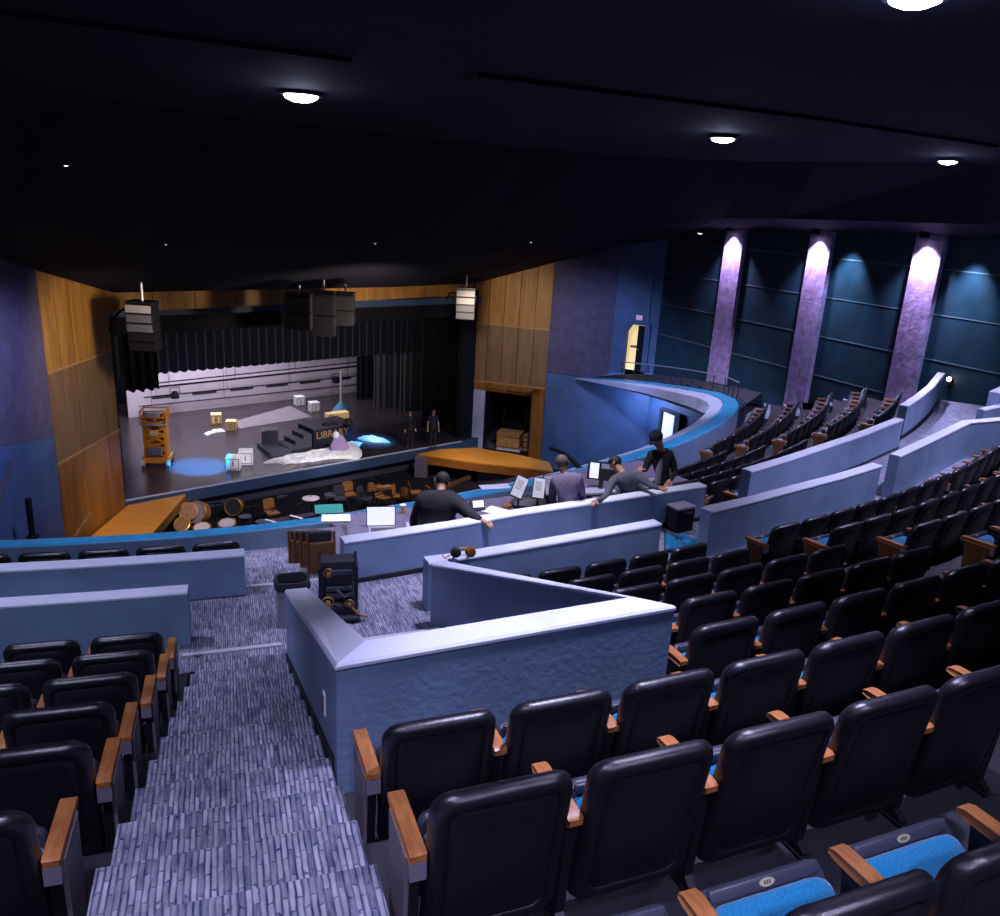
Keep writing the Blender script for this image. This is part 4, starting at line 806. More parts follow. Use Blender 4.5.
for i, (x, y, r, lb) in enumerate(((404, 494, .17, 'brown stringed instrument body leaning on the amber chairs'), (371, 488, .15, 'small brown stringed instrument body on an amber chair'))):
    p = az(x, y, ZP + .75); e = empty('violin', p, R_(30), lb, 'instrument'); m = MB()
    m.loops([[(rr * math.cos(a) * (1 - .28 * math.cos(2 * a) ** 8 * 0 - .18 * (abs(math.sin(a)) < .35)), y_, 1.45 * rr * math.sin(a)) for a in [2 * math.pi * k / 26 for k in range(26)]] for rr, y_ in ((r * .95, -.04), (r, -.03), (r, .03), (r * .95, .04))]); m.build('body', M['copper'], e, True); MB().box((0, -.03, r * 2.1), (.03, .03, r * 1.6)).build('neck', M['ink'], e)
# leaning poles
a, b = ad(443, 489, 18), ad(469, 477.5, 19); m = MB(); m.tube([a, b], .07, 6); tag(m.build('wooden_beam', M['copper']), 'orange wooden beam rising beside the crouched man', 'beam')
a, b = apl(74, 538, E1L + Vector((.5, 0, 0)), 0), apl(90, 513, E1L + Vector((.5, 0, 0)), 0); m = MB(); m.tube([a, b], .04, 6); tag(m.build('wooden_pole', M['cratewood']), 'thin wooden pole leaning on the left wooden wall', 'pole')
a, b = ad(551, 448, 20), ad(582, 470, 16); m = MB(); m.tube([a, a.lerp(b, .5) + Vector((0, 0, .1)), b], .05, 8); tag(m.build('boom_arm', M['darkmetal'], smooth=True), 'dark boom arm slanting down before the blue wall', 'boom')

# ------------------------------------------------------------------ sound desk
ZD = -3.92; CF = -4.34
e = empty('mixing_desk', pol(22.6, 27, CF), 0, 'long lavender topped desk behind the pale blue wall', 'desk'); inv = -Vector(e.location)
m = MB(); sector(m, 22.45, 23.4, 22.6, 31.2, ZD, ZD - .06); m.v = [v + inv for v in m.v]; m.build('desk_top', M['desk'], e)
for f in (23, 25.5, 28, 30.8):
    for r in (22.6, 23.25): q = pol(r, f) + inv; MB().box((q.x, q.y, (ZD - .06 + CF) / 2 - CF), (.06, .06, ZD - .06 - CF)).build('leg', M['darkmetal'], e)
e = empty('desk_end_cabinet', pol(23.75, 22.25, -4.5), R_(22), 'narrow mauve cabinet at the left end of the sound desk', 'cabinet')
MB().box((0, 0, .37), (.26, .85, .74), bev=.01).build('cabinet_body', M['deskside'], e); MB().box((0, 0, .755), (.30, .9, .03), bev=.005).build('cabinet_top', M['desk'], e); MB().box((.14, -.2, .62), (.02, .4, .16)).build('recess', M['ink'], e)
def flat(name, label, cat, x, y, z, w, d, m_, rz=0, th=.008, group=None, up=0):
    p = az(x, y, z); mb = MB(); mb.box((0, 0, th / 2), (w, d, th)); return tag(mb.build(name, m_, loc=p, rz=R_(rz)), label, cat, group)
flat('paper_stack', 'white paper stack hanging over the cabinet end', 'paper', 336, 520, -3.72, .34, .22, M['paper'], 12, .03)
flat('green_folder', 'bright green folder lying on the paper stack end', 'folder', 329, 509.5, -3.69, .34, .30, M['green'], 15, .012)
flat('paper_sheet', 'large white sheet lying on the desk right of the crouched man', 'paper', 497, 511.5, ZD + .004, .26, .34, M['paper'], 60)
flat('paper_sheet', 'pale clipboard lying near the laptop', 'paper', 413, 527, ZD + .004, .16, .30, M['fascia'], 10)
flat('paper_sheet', 'pale sheet lying behind the tall white pages', 'paper', 495, 487, ZD - .1, .45, .2, M['fascia'], 20)
flat('paper_sheet', 'crumpled pale paper lying right of the mauve sweater man', 'paper', 598, 492, ZD + .02, .5, .22, M['fascia'], 20, .03)
p = az(381, 527.5, ZD); e = empty('laptop', p, R_(12), 'open laptop with a glowing white screen on the desk', 'laptop'); MB().box((.03, -.13, .012), (.38, .26, .022), bev=.004).build('keyboard_base', M['metal'], e); MB().box((0, .0, .135), (.36, .014, .25), T((0, .02, 0), 0, R_(-12))).build('lid', M['rim'], e); MB().box((0, -.009, .137), (.34, .004, .228), T((0, .02, 0), 0, R_(-12))).build('screen', M['glow'], e); MB().box((.03, -.13, .025), (.32, .12, .003)).build('keys', M['ink'], e)
p = az(478, 511, ZD); e = empty('tablet', p, R_(20), 'small tablet with white screen propped on the desk', 'tablet'); MB().box((0, 0, .07), (.20, .05, .14), T((0, 0, 0), 0, R_(-35))).build('tablet_body', M['ink'], e); MB().box((.01, -.027, .09), (.15, .004, .09), T((0, 0, 0), 0, R_(-35))).build('screen', M['glow'], e)
p = az(507, 508, ZD); e = empty('tape_roll', p, 0, 'brown round tape roll beside the large white sheet', 'tape'); MB().lathe([(.03, 0), (.065, 0), (.065, .05), (.03, .05)], 16).build('roll', M['copper'], e, True); MB().lathe([(.02, .005), (.03, .005), (.03, .045), (.02, .045)], 14).build('core', M['ink'], e)
def desk_stand(x, y, D, w, h, rz, roll, label, sheet):
    p = ad(x, y, D); e = empty('music_stand', Vector((p.x, p.y, ZD)), R_(rz), label, 'music stand', 'music stands on the sound desk'); H_ = p.z - ZD
    MM = T((0, 0, H_), 0, R_(-25)) @ Euler((0, R_(roll), 0)).to_matrix().to_4x4()
    MB().box((0, .012, 0), (w * 1.15, .015, h * 1.1), MM).build('stand_desk', M['ink'], e); MB().box((0, -.002, 0), (w, .006, h), MM).build('sheet', M[sheet], e)
    MB().box((0, -.03, -h * .55), (w * 1.15, .07, .012), MM).build('ledge', M['ink'], e); MB().tube([(0, .03, .02), (0, .03, H_ - .02)], .015, 6).build('pole', M['darkmetal'], e)
    MB().lathe([(.02, .05), (.16, .015), (.17, 0), (.02, 0)], 14, T((0, .03, 0))).build('base', M['darkmetal'], e)
    ln = MB(); 
    for k in range(5): ln.box((-.01, -.006, h * (.3 - .1 * k)), (w * .55, .002, .006), MM)
    ln.build('printed_lines', M['rim'], e)
desk_stand(519.5, 487, 9.9, .15, .27, 10, 24, 'leaning music stand holding a tilted white page', 'paper'); desk_stand(539, 488, 10.2, .15, .26, 10, 8, 'upright music stand holding a white page', 'paper'); desk_stand(550, 485, 10.5, .14, .26, 10, -5, 'music stand with a grey page next to the mauve sweater', 'fascia')
p = az(532, 505, ZD); m = MB(); rs = random.Random(4)
m.loops([[(rx * (1 + .12 * rs.uniform(-1, 1)) * math.cos(a), ry * (1 + .15 * rs.uniform(-1, 1)) * math.sin(a), z) for a in [2 * math.pi * i / 20 for i in range(20)]] for rx, ry, z in ((.30, .15, 0), (.33, .18, .05), (.27, .14, .10), (.15, .08, .14))])
tag(m.build('camera_bag', M['ink'], loc=p, rz=.4, smooth=35), 'slumped black bag lying below the music stands', 'bag')
p = ad(602, 471, 11.2); e = empty('monitor', p, R_(-12), 'black framed monitor with a white window beside the leaning man', 'monitor'); MB().box((0, 0, 0), (.42, .03, .28), bev=.006).build('bezel', M['ink'], e); MB().box((-.11, -.017, 0), (.13, .004, .23)).build('white_window', M['glow'], e); MB().box((.09, -.017, .08), (.2, .004, .07)).build('pale_window', M['fascia'], e); MB().box((0, .02, -.22), (.06, .04, .18)).build('stand', M['ink'], e); MB().box((0, 0, -.31), (.24, .16, .015)).build('foot', M['ink'], e)
p = az(590, 488, ZD + .02); e = empty('keyboard', p, R_(18), 'pale computer keyboard in front of the monitor', 'keyboard'); MB().box((0, 0, .012), (.42, .15, .02), bev=.004).build('keyboard_body', M['fascia'], e); MB().box((0, 0, .024), (.38, .11, .005)).build('keys', M['metal'], e)
e = empty('equipment_table', pol(22.5, 34.4, CF), R_(34), 'dark equipment table under the monitor and console', 'table'); MB().box((0, .1, -CF + ZD + .0 - .02), (1.9, 1.1, .04)).build('table_top', M['deskside'], e)
for sx in (-.85, .85):
    for sy in (-.35, .55): MB().box((sx, sy, .19), (.05, .05, .38)).build('leg', M['darkmetal'], e)
p = az(655, 480, -3.72); e = empty('mixing_console', p - Vector((0, 0, .12)), R_(30), 'black mixing console with pale top in front of the capped man', 'console'); MB().box((0, 0, .0), (.62, .42, .14), T((0, 0, 0), 0, .15), bev=.02).build('console_case', M['ink'], e)
MB().box((0, .02, .075), (.5, .28, .012), T((0, 0, 0), 0, .15)).build('control_surface', M['metal'], e)
for k in range(7): MB().box((-.2 + .065 * k, -.08 + .0 * k, .09), (.02, .03, .02), T((0, 0, 0), 0, .15)).build('fader', M['white'], e)
p = az(302, 556, -4.9)
# folded seats beside the cabinet
for k in range(4):
    b_ = pol(24.12 - .36 * k, 21.75 - .06 * k, -3.99 - .265 * (k * .36 / .70)); e = empty('folding_chair', b_, R_(21), 'folded brown chair by the mauve cabinet, %s from the front' % ORD[k], 'folding chair', 'folded chairs by the cabinet')
    MB().box((0, 0, .26), (.26, .05, .36), bev=.015).build('seat', M['endpanel'], e); MB().box((.0, .05, .44), (.24, .045, .22), bev=.02).build('backrest', M['ink'], e)
    for q in (-.14, .14): MB().tube([(q, -.02, 0), (q, .04, .54)], .018, 5).build('leg', M['endpanel'], e)
p = az(437, 520, ZD); flat('cable_pile', 'dark pile of cables lying on the desk by the crouched man', 'cable', 425, 520, ZD + .01, .18, .25, M['ink'], 20, .05)
p = az(403, 513, ZD); e = empty('coffee_cup', p, 0, 'small bright paper cup on the desk left of the crouched man', 'cup'); MB().lathe([(.03, 0), (.04, .10), (.001, .10)], 12).build('cup_body', M['cream'], e, True); MB().lathe([(.041, .10), (.043, .115), (.001, .12)], 12).build('lid', M['white'], e, True)

# ------------------------------------------------------------------ aisle objects
zf = -4.05
p = az(292, 578, -3.40); e = empty('waste_bin', Vector((p.x, p.y, -3.98)), R_(20), 'steel waste bin with black open top at the end of the sloping wall', 'bin')
MB().loops([[(x, y, z) for x, y in rrect(.15 * k, -.12 * k, .12 * k, .06, .06)] for k, z in ((.86, 0), (1, .5))]).build('bin_body', M['steel'], e, True)
MB().loops([[(x, y, z) for x, y in rrect(w_, -h_, h_, .06, .06)] for w_, h_, z in ((.155, .125, .50), (.165, .135, .53), (.155, .125, .58), (.13, .10, .58), (.12, .09, .50))]).build('bin_rim', M['ink'], e, True)
p = az(338, 612, -3.84); e = empty('equipment_cart', p, R_(14), 'black cluttered equipment cart with brass fittings inside the sunken opening', 'cart')
MB().box((0, 0, .08), (.34, .30, .10), bev=.01).build('base', M['ink'], e); MB().box((0, .06, .34), (.34, .18, .42), bev=.015).build('case', M['ink'], e)
for sx in (-.17, .17): MB().tube([(sx, -.14, .1), (sx, -.12, .52), (sx, .1, .58)], .014, 6).build('handle_tube', M['darkmetal'], e)
for x, y, z, r in ((-.09, -.05, .44, .042), (-.10, -.17, .20, .05), (.10, -.16, .17, .035)):
    m = MB(); m.tube([(x + r * math.cos(a), y, z + r * math.sin(a)) for a in [2 * math.pi * k / 14 for k in range(15)]], .009, 6); m.build('brass_ring', M['copper'], e, True)
    MB().lathe([(.001, 0), (r * .5, .004), (r * .55, .02), (.001, .03)], 12, T((x, y, z), 0, math.pi / 2)).build('knob', M['brass'], e, True)
for z in (.20, .27, .44): MB().box((.02, -.045, z), (.26, .03, .05), bev=.008).build('drawer_front', M['rim'], e)
m = MB(); m.tube([(-.02, -.12, .30), (.06, -.17, .24), (.13, -.15, .28), (.15, -.1, .44)], .014, 6); m.build('cable', M['ink'], e, True)
m = MB(); m.tube([(.12, -.15, .12), (.20, -.2, .06), (.27, -.16, .02)], .012, 6); m.build('hose', M['copper'], e, True); MB().box((0, -.16, .03), (.40, .12, .04), bev=.01).build('tray', M['ink'], e)
for sx in (-.13, .13):
    for sy in (-.1, .1): MB().ball((sx, sy, .02), .025).build('wheel', M['ink'], e, True)
p = az(463, 557, -3.3); e = empty('headset', p + Vector((0, 0, .0)), R_(15), 'brown headset lying on top of the blue corner wall', 'headset')
for i, x in enumerate((-.075, .075)): m = MB(); m.lathe([(.01, -.03), (.05, -.03), (.055, 0), (.045, .03), (.01, .035)], 14, T((x, 0, .05), .4 * (i - .5), math.pi / 2)); m.build('ear_cup', M['paneldark'] if i else M['ink'], e, True)
m = MB(); m.tube([(-.075 - .0, .02, .06), (-.06, .1, .05), (.06, .1, .05), (.075, .02, .06)], .012, 6); m.build('headband', M['brass'], e, True); m = MB(); m.tube([(-.10, 0, .05), (-.19, -.05, .02), (-.22, -.05, .06)], .008, 5); m.build('microphone_boom', M['brass'], e)
p = az(685, 532, -3.85); e = empty('road_case', p, R_(32), 'black upright case standing against the pale blue wall', 'case'); MB().box((0, .12, .15), (.30, .22, .30), bev=.02).build('case_body', M['black'], e); MB().box((0, .12, .315), (.31, .23, .035), bev=.01).build('case_lid', M['metal'], e); MB().tube([(-.06, .0, .25), (-.06, -.02, .27), (.06, -.02, .27), (.06, 0, .25)], .01, 5).build('handle', M['darkmetal'], e)
mb = MB(); q = [az(x, y, -3.85) for x, y in ((664, 534), (680, 536), (708, 542), (690, 552), (664, 552))]; c = sum(q, Vector()) / 5; rs = random.Random(9); L = []
for k in range(6): L.append([c + (q[int(i / 5)].lerp(q[(int(i / 5) + 1) % 5], (i % 5) / 5) - c) * (1 - k / 6) + Vector((0, 0, .01 if k == 0 else .025 + .03 * rs.random() + .015 * math.sin(i * 1.3))) for i in range(25)])
mb.loops(L); tag(mb.build('tarp', M['tarp'], smooth=180), 'crumpled bright blue tarp on the floor between the walls', 'tarp')
p = az(702, 516, -3.85); e = empty('cardboard_box', p, R_(30), 'small cream cardboard box right of the black case', 'box'); MB().box((0, .05, .06), (.17, .12, .12), bev=.006).build('box_body', M['cream'], e); MB().box((0, .05, .122), (.04, .12, .004)).build('tape_strip', M['white'], e)
e = empty('timber_trestle', az(704, 507, -3.7), R_(25), 'bare angled wooden frame leaning near the gap in the walls', 'trestle'); 
for a, b in (((-.08, 0, .05), (.16, .05, .12)), ((-.08, 0, .05), (.1, -.1, -.05)), ((-.06, .0, .0), (-.08, 0, .05)), ((-.02, .02, .02), (.12, .06, .06))): MB().tube([a, b], .02, 4).build('slat', M['copper'], e)

# ------------------------------------------------------------------ people
def skin_mesh(name, joints, edges, m_, sub=1):
    names = list(joints); me = bpy.data.meshes.new(name); me.from_pydata([tuple(joints[n][0]) for n in names], [(names.index(a), names.index(b)) for a, b in edges], [])
    o = bpy.data.objects.new(name + '_tmp', me); COL.objects.link(o); md = o.modifiers.new('s', 'SKIN'); sk = me.skin_vertices[0].data
    for i, n in enumerate(names): r = joints[n][1]; sk[i].radius = r if hasattr(r, '__len__') else (r, r); sk[i].use_root = (i == 0)
    md.use_smooth_shade = True
    s = o.modifiers.new('d', 'SUBSURF'); s.levels = sub; s.render_levels = sub
    dg = bpy.context.evaluated_depsgraph_get(); out = bpy.data.meshes.new_from_object(o.evaluated_get(dg)); bpy.data.objects.remove(o); out.name = name
    out.materials.clear(); out.materials.append(m_)
    for p in out.polygons: p.use_smooth = True
    return out
def hand_parts(mb, W, d, up, s):                              # palm + five fingers + thumb from wrist W along d
    d = d.normalized(); side = d.cross(up).normalized(); up = side.cross(d)
    mb.tube([W - d * .02 * s, W + d * .03 * s, W + d * .075 * s, W + d * .09 * s], [.024 * s, .034 * s, .036 * s, .028 * s], 8)
    for k, (o_, L) in enumerate(((-.028, .062), (-.010, .075), (.009, .07), (.027, .055))):
        a = W + d * .08 * s + side * o_ * s; mb.tube([a, a + d * L * .5 * s - up * .004 * s, a + d * L * .8 * s - up * .022 * s, a + d * L * .9 * s - up * .04 * s], [.0105 * s, .0095 * s, .0085 * s, .006 * s], 6)
    a = W + d * .03 * s - side * .03 * s; mb.tube([a, a + d * .03 * s - side * .025 * s, a + d * .065 * s - side * .03 * s - up * .01 * s], [.013 * s, .011 * s, .008 * s], 6)
def person(label, J, face, top, legs, hair=None, cap=None, s=.86, group=None, sleeve=True, extra=None, bulk=1.0):
    """J: joints (world); face: unit vector the face looks along"""
    root = empty('person', J['floor'], 0, label, 'person', group); inv = -Vector(J['floor']); P = {k: v + inv for k, v in J.items()}
    face = Vector(face).normalized(); upv = (P['head'] - P['neck']).normalized(); fs_ = upv.cross(face).normalized(); face = fs_.cross(upv).normalized()
    hd = P['head']
    mid = lambda a, b, t=.5: P[a].lerp(P[b], t)
    jt = {'pel': (P['pelvis'], (.125 * s, .10 * s)), 'wst': (mid('pelvis', 'chest', .5), (.115 * s, .095 * s)), 'ch': (P['chest'], (.135 * s, .11 * s)), 'nb': (mid('chest', 'neck', .75), .075 * s), 'nk': (P['neck'], .05 * s), 'hb': (hd - upv * .06 * s + face * .012 * s, (.062 * s, .070 * s)), 'hm': (hd + upv * .02 * s, (.074 * s, .088 * s)), 'ht': (hd + upv * .075 * s, (.060 * s, .07 * s))}
    ed = [('pel', 'wst'), ('wst', 'ch'), ('ch', 'nb'), ('nb', 'nk'), ('nk', 'hb'), ('hb', 'hm'), ('hm', 'ht')]
    for q in 'lr':
        jt['s' + q] = (P['sh' + q], .055 * s); jt['e' + q] = (P['el' + q], .042 * s); jt['w' + q] = (P['ha' + q] + (P['el' + q] - P['ha' + q]).normalized() * .05 * s, .028 * s)
        jt['h' + q] = (P['hip' + q], .085 * s); jt['k' + q] = (P['kn' + q], .058 * s); jt['a' + q] = (P['ft' + q] + Vector((0, 0, .07 * s)), .038 * s)
        jt['t' + q] = (P['ft' + q] + Vector((face.x, face.y, 0)).normalized() * .14 * s + Vector((0, 0, .03)), .03 * s)
        ed += [('ch', 's' + q), ('s' + q, 'e' + q), ('e' + q, 'w' + q), ('pel', 'h' + q), ('h' + q, 'k' + q), ('k' + q, 'a' + q), ('a' + q, 't' + q)]
    jb = {n: (c, r_ if n in ('nk', 'hb', 'hm', 'ht', 'wl', 'wr') or (sleeve is False and n in ('el', 'er')) else (tuple(x * .80 for x in r_) if hasattr(r_, '__len__') else r_ * .80)) for n, (c, r_) in jt.items()}
    me = skin_mesh('body', jb, ed, M['skin'], 1)
    mb = MB(); mb.v = [v.co.copy() for v in me.vertices]; mb.f = [tuple(p.vertices) for p in me.polygons]; mb.m = [0] * len(mb.f)
    mb.tube([hd + face * .075 * s + upv * .02 * s, hd + face * .100 * s - upv * .018 * s, hd + face * .078 * s - upv * .026 * s], [.008 * s, .014 * s, .008 * s], 6)   # nose
    for sg in (-1, 1): mb.ball(hd + fs_ * sg * .078 * s, (.014 * s, .022 * s, .03 * s))                                                                          # ears
    for q in 'lr':
        d = P['ha' + q] - P['el' + q]; hand_parts(mb, P['ha' + q] + d.normalized() * -.05 * s, d, Vector((0, 0, 1)) if abs(d.normalized().z) < .8 else face, s)
    mb.mi = 1
    for sg in (-1, 1): mb.ball(hd + face * .078 * s + fs_ * sg * .03 * s + upv * .022 * s, .010 * s, n=8)
    mb.mi = 2; mb.box((0, 0, 0), (.045 * s, .01 * s, .010 * s), Matrix.Translation(hd + face * .080 * s - upv * .045 * s) @ Matrix((tuple(fs_), tuple(face), tuple(upv))).transposed().to_4x4())
    b_ = mb.build('body', [M['skin'], M['ink'], M['copper']], root, 80)
    k = 1.14 * bulk
    def up_(d, f): return {n: (jt[n][0], tuple(x * f for x in jt[n][1]) if hasattr(jt[n][1], '__len__') else jt[n][1] * f) for n in d}
    arms = ['sl', 'el', 'wl', 'sr', 'er', 'wr']; tj = up_(['pel', 'wst', 'ch', 'nb'] + arms, k); tj['pel'] = (jt['pel'][0], (.145 * s * bulk, .125 * s * bulk)); tj['sl'] = (jt['sl'][0], .055 * s * k * 1.18); tj['sr'] = (jt['sr'][0], .055 * s * k * 1.18); tj['nb'] = (jt['nb'][0], .082 * s * k); tj['hem'] = (jt['pel'][0] + (jt['pel'][0] - jt['wst'][0]).normalized() * .10 * s, (.15 * s * bulk, .13 * s * bulk))
    for q in 'lr': tj['w' + q] = (jt['w' + q][0], .036 * s)
    if sleeve is False:
        for q in 'lr': tj['w' + q] = (jt['e' + q][0].lerp(jt['s' + q][0], .35), .055 * s)
    if sleeve is False: del tj['el'], tj['er']; ee = [('s' + q, 'w' + q) for q in 'lr']
    else: ee = [(a + q, b + q) for q in 'lr' for a, b in (('s', 'e'), ('e', 'w'))]
    place(skin_mesh('shirt', tj, [('hem', 'pel'), ('pel', 'wst'), ('wst', 'ch'), ('ch', 'nb'), ('ch', 'sl'), ('ch', 'sr')] + ee, M[top], 1), 'shirt', root)
    lj = up_(['pel', 'hl', 'kl', 'al', 'hr', 'kr', 'ar'], 1.2)
    place(skin_mesh('trousers', lj, [('pel', 'hl'), ('pel', 'hr'), ('hl', 'kl'), ('kl', 'al'), ('hr', 'kr'), ('kr', 'ar')], M[legs], 1), 'trousers', root)
    sh = MB()
    for q in 'lr': a = jt['a' + q][0]; f2 = Vector((face.x, face.y, 0)).normalized(); sh.tube([a - f2 * .05 * s - Vector((0, 0, .035 * s)), a + f2 * .06 * s - Vector((0, 0, .035 * s)), a + f2 * .17 * s - Vector((0, 0, .045 * s))], [.04 * s, .045 * s, .03 * s], 8)
    sh.build('shoes', M['ink'], root, True)
    RM = Matrix((tuple(fs_), tuple(face), tuple(upv))).transposed().to_4x4()
    if hair:
        h = MB(); L = []
        for i in range(8):
            t = i / 7; z = -.055 + .165 * t; r = math.sqrt(max(.0004, 1 - ((z - .02) / .096) ** 2)) * .094
            L.append([(r * .94 * math.cos(a), (r * 1.06 * math.sin(a) - .012) if math.sin(a) < .3 or z > .055 else (.028 * math.sin(a)), z) for a in [2 * math.pi * j / 18 for j in range(18)]])
        h.loops(L, Matrix.Translation(hd + upv * .012 * s) @ RM @ Matrix.Diagonal((s, s, s, 1))); h.build('hair', M[hair], root, True)
    if cap:
        h = MB(); h.loops([[(r * math.cos(a), 1.1 * r * math.sin(a), z) for a in [2 * math.pi * j / 18 for j in range(18)]] for r, z in ((.093, .035), (.094, .065), (.085, .10), (.06, .122), (.01, .13))], Matrix.Translation(hd) @ RM @ Matrix.Diagonal((s, s, s, 1)))
        h.loops([[(x, y, z) for x, y in ((.07, .06), (.05, .15), (0, .175), (-.05, .15), (-.07, .06))] for z in (.035, .047)], Matrix.Translation(hd) @ RM @ Matrix.Diagonal((s, s, s, 1))); h.build('cap', M[cap], root, 40)
    if extra: extra(root, P, face, fs_, upv, s)
    return root
def stand_joints(feet, headz, face, s, sw=.0, arms=None):
    f = Vector(face).normalized(); side = Vector((0, 0, 1)).cross(f).normalized(); H = headz; b = feet; z = lambda k: Vector((0, 0, k * H))
    J = {'floor': b, 'pelvis': b + z(.56), 'chest': b + z(.78), 'neck': b + z(.89), 'head': b + z(.955)}
    for q, sg in (('l', 1), ('r', -1)):
        J['sh' + q] = b + z(.835) + side * sg * .165 * s; J['el' + q] = b + z(.64) + side * sg * .24 * s - f * .02; J['ha' + q] = b + z(.48) + side * sg * .25 * s + f * .06
        J['hip' + q] = b + z(.52) + side * sg * .085 * s; J['kn' + q] = b + z(.29) + side * sg * .10 * s + f * .02; J['ft' + q] = b + side * sg * .11 * s
    return J
# two people on the stage
for x, y, yt, face, lb, top, leg in ((409.5, 447.5, 411, (.5, -1, 0), 'person in black standing at stage right, hands at the sides', 'blackcloth', 'blackcloth'), (432.5, 447, 411, (.2, -1, 0), 'person in a dark short sleeved top standing near the right proscenium', 'navycl', 'blackcloth')):
    b = zs(x, y); h = 1.52; J = stand_joints(b, h, face, .88)
    person(lb, J, face, top, leg, hair='hair' if x < 420 else 'hairg', s=.88, sleeve=(x < 420), group=None)
def PX(D, **kw): return {k: ad(v[0], v[1], D + (v[2] if len(v) > 2 else 0)) for k, v in kw.items()}
def legs_down(J, face, zfl, s, spread=.09):
    f = Vector(face); f.z = 0; f.normalize(); side = Vector((0, 0, 1)).cross(f); p = J['pelvis']
    for q, sg in (('l', 1), ('r', -1)):
        J['hip' + q] = p + side * sg * .085 * s - Vector((0, 0, .05)); J['ft' + q] = Vector((p.x, p.y, zfl)) + side * sg * spread; J['kn' + q] = J['hip' + q].lerp(J['ft' + q], .5) + f * .06
    J['floor'] = Vector((p.x, p.y, zfl)); return J
# crouched man in black, right arm stretched to the wall top
fc = (-.15, 1, -.1)
J = PX(8.75, head=(442, 482, .40), neck=(441, 491, .30), chest=(438, 505, .15), pelvis=(434, 528, 0), shl=(422, 500, .18), shr=(457, 502, .1), ell=(414, 521, .25), hal=(414, 533, .5), elr=(472, 516, -.22), har=(486, 522.5, -.33))
person('person in black hunched over the desk, one hand on the wall', legs_down(J, fc, CF, .9), fc, 'blackcloth', 'blackcloth', hair='hair', s=1.0, bulk=1.4)
fc = (-.1, 1, -.15)
J = PX(9.35, head=(562.5, 464, .12), neck=(565, 473, .06), chest=(567, 486, 0), pelvis=(567, 514, 0), shl=(555, 479, .05), shr=(579, 478, 0), ell=(552, 497, .1), hal=(556, 509, .35), elr=(582, 496, .05), har=(580, 509, .32))
person('person in a mauve sweater seen from behind at the desk', legs_down(J, fc, CF, .86), fc, 'lilacsw', 'blackcloth', hair='hairg', s=.94, bulk=1.12)
# leaning man, arms spread on the wall, body bent forward to the left
fc = (-.9, .35, -.25)
J = PX(9.75, head=(615.5, 464, .25), neck=(621, 471, .18), chest=(627, 480, .1), pelvis=(628, 502, .1), shl=(613, 480, 0), shr=(638, 477, .05), ell=(606, 497, -.25), hal=(594.5, 502, -.62), elr=(652, 486, -.1), har=(662, 488.5, -.38))
person('person in a slate shirt leaning with both arms spread on the wall', legs_down(J, (-.3, 1, 0), CF, .86), fc, 'greysh', 'blackcloth', hair='hair', s=.90)
# standing man with cap
fc = (-.55, -.75, -.45)
J = PX(11.0, head=(657, 439, -.03), neck=(661, 448, .02), chest=(662, 460, .03), pelvis=(663, 486, .03), shl=(671, 454, .05), shr=(651, 455, .0), ell=(675, 473, .0), hal=(668, 483, -.2), elr=(645, 470, -.05), har=(641, 469, -.3))
def tee(root, P, face, fs_, upv, s):
    m = MB(); c = P['chest'].lerp(P['pelvis'], .15) + face * .165 * s * Vector((1, 1, 0)).length * .75; f2 = Vector((face.x, face.y, 0)).normalized(); c = P['chest'].lerp(P['pelvis'], .3) + f2 * .135 * s; sd = Vector((0, 0, 1)).cross(f2)
    c -= f2 * .03; m.tube([c + Vector((0, 0, .17)), c + Vector((0, 0, .05)), c - Vector((0, 0, .2))], [.035, .055, .05], 10); m.build('grey_undershirt', M['greytee'], root, True)
person('person in a black jacket and cap looking down beside the console', legs_down(J, fc, -4.75, .9), fc, 'blackcloth', 'blackcloth', hair='hair', cap='navycl', s=1.0, extra=tee)

# ------------------------------------------------------------------ light
def light(kind, name, loc, energy, color=(1, 1, 1), target=None, size=.2, angle=60, blend=.6):
    l = bpy.data.lights.new(name, kind); l.energy = energy; l.color = color; o = bpy.data.objects.new(name, l); COL.objects.link(o); o.location = loc
    if kind == 'SPOT': l.spot_size = R_(angle); l.spot_blend = blend; l.shadow_soft_size = size
    elif kind == 'AREA': l.size = size
    else: l.shadow_soft_size = size
    if target is not None: o.rotation_euler = (Vector(target) - Vector(loc)).to_track_quat('-Z', 'Y').to_euler()
    return o
LAV = (.66, .64, 1.0); WHT = (.86, .84, 1.0)
w = bpy.data.worlds.new('world'); bpy.context.scene.world = w; w.use_nodes = True; w.node_tree.nodes['Background'].inputs[0].default_value = (.10, .13, .45, 1); w.node_tree.nodes['Background'].inputs[1].default_value = .004
def dl(p, e, ang=100, col=LAV, tgt=None): light('SPOT', 'downlight_or_fill', Vector(p) - Vector((0, 0, .04)), e, col, tgt or Vector(p) - Vector((0, 0, 5)), .12, ang, .7)
for i, p in enumerate(DL):
    dl(p, [1500, 1500, 1500, 700][i], 95); light('POINT', 'downlight_glow', Vector(p) - Vector((0, 0, .22)), 9, (.5, .5, 1), size=.1)
for q, e_, an in (((-1.2, 1.2, 1.34), 430, 95), ((2.2, 1.0, 1.34), 330, 95), ((.5, 6.9, 1.34), 1150, 66), ((-4.5, 6.3, 1.34), 560, 95), ((6.5, 10, 1.34), 1500, 95), ((10, 13.5, 1.33), 1700, 90), ((-4.5, 2.2, 1.34), 220, 90), ((3.3, 15.5, 1.3), 1700, 85), ((-3.5, 11.5, 1.3), 1300, 90), ((.9, 3.7, 1.34), 520, 62), ((.5, -1.0, 1.34), 850, 110), ((-4, -1.5, 1.34), 380, 110), ((.9, 3.7, 1.34), 520, 62), ((8.0, 18.4, .75), 1800, 80)): dl(q, e_, an)  # unseen downlights, plus spots added as fill for dim walls, seats and floor
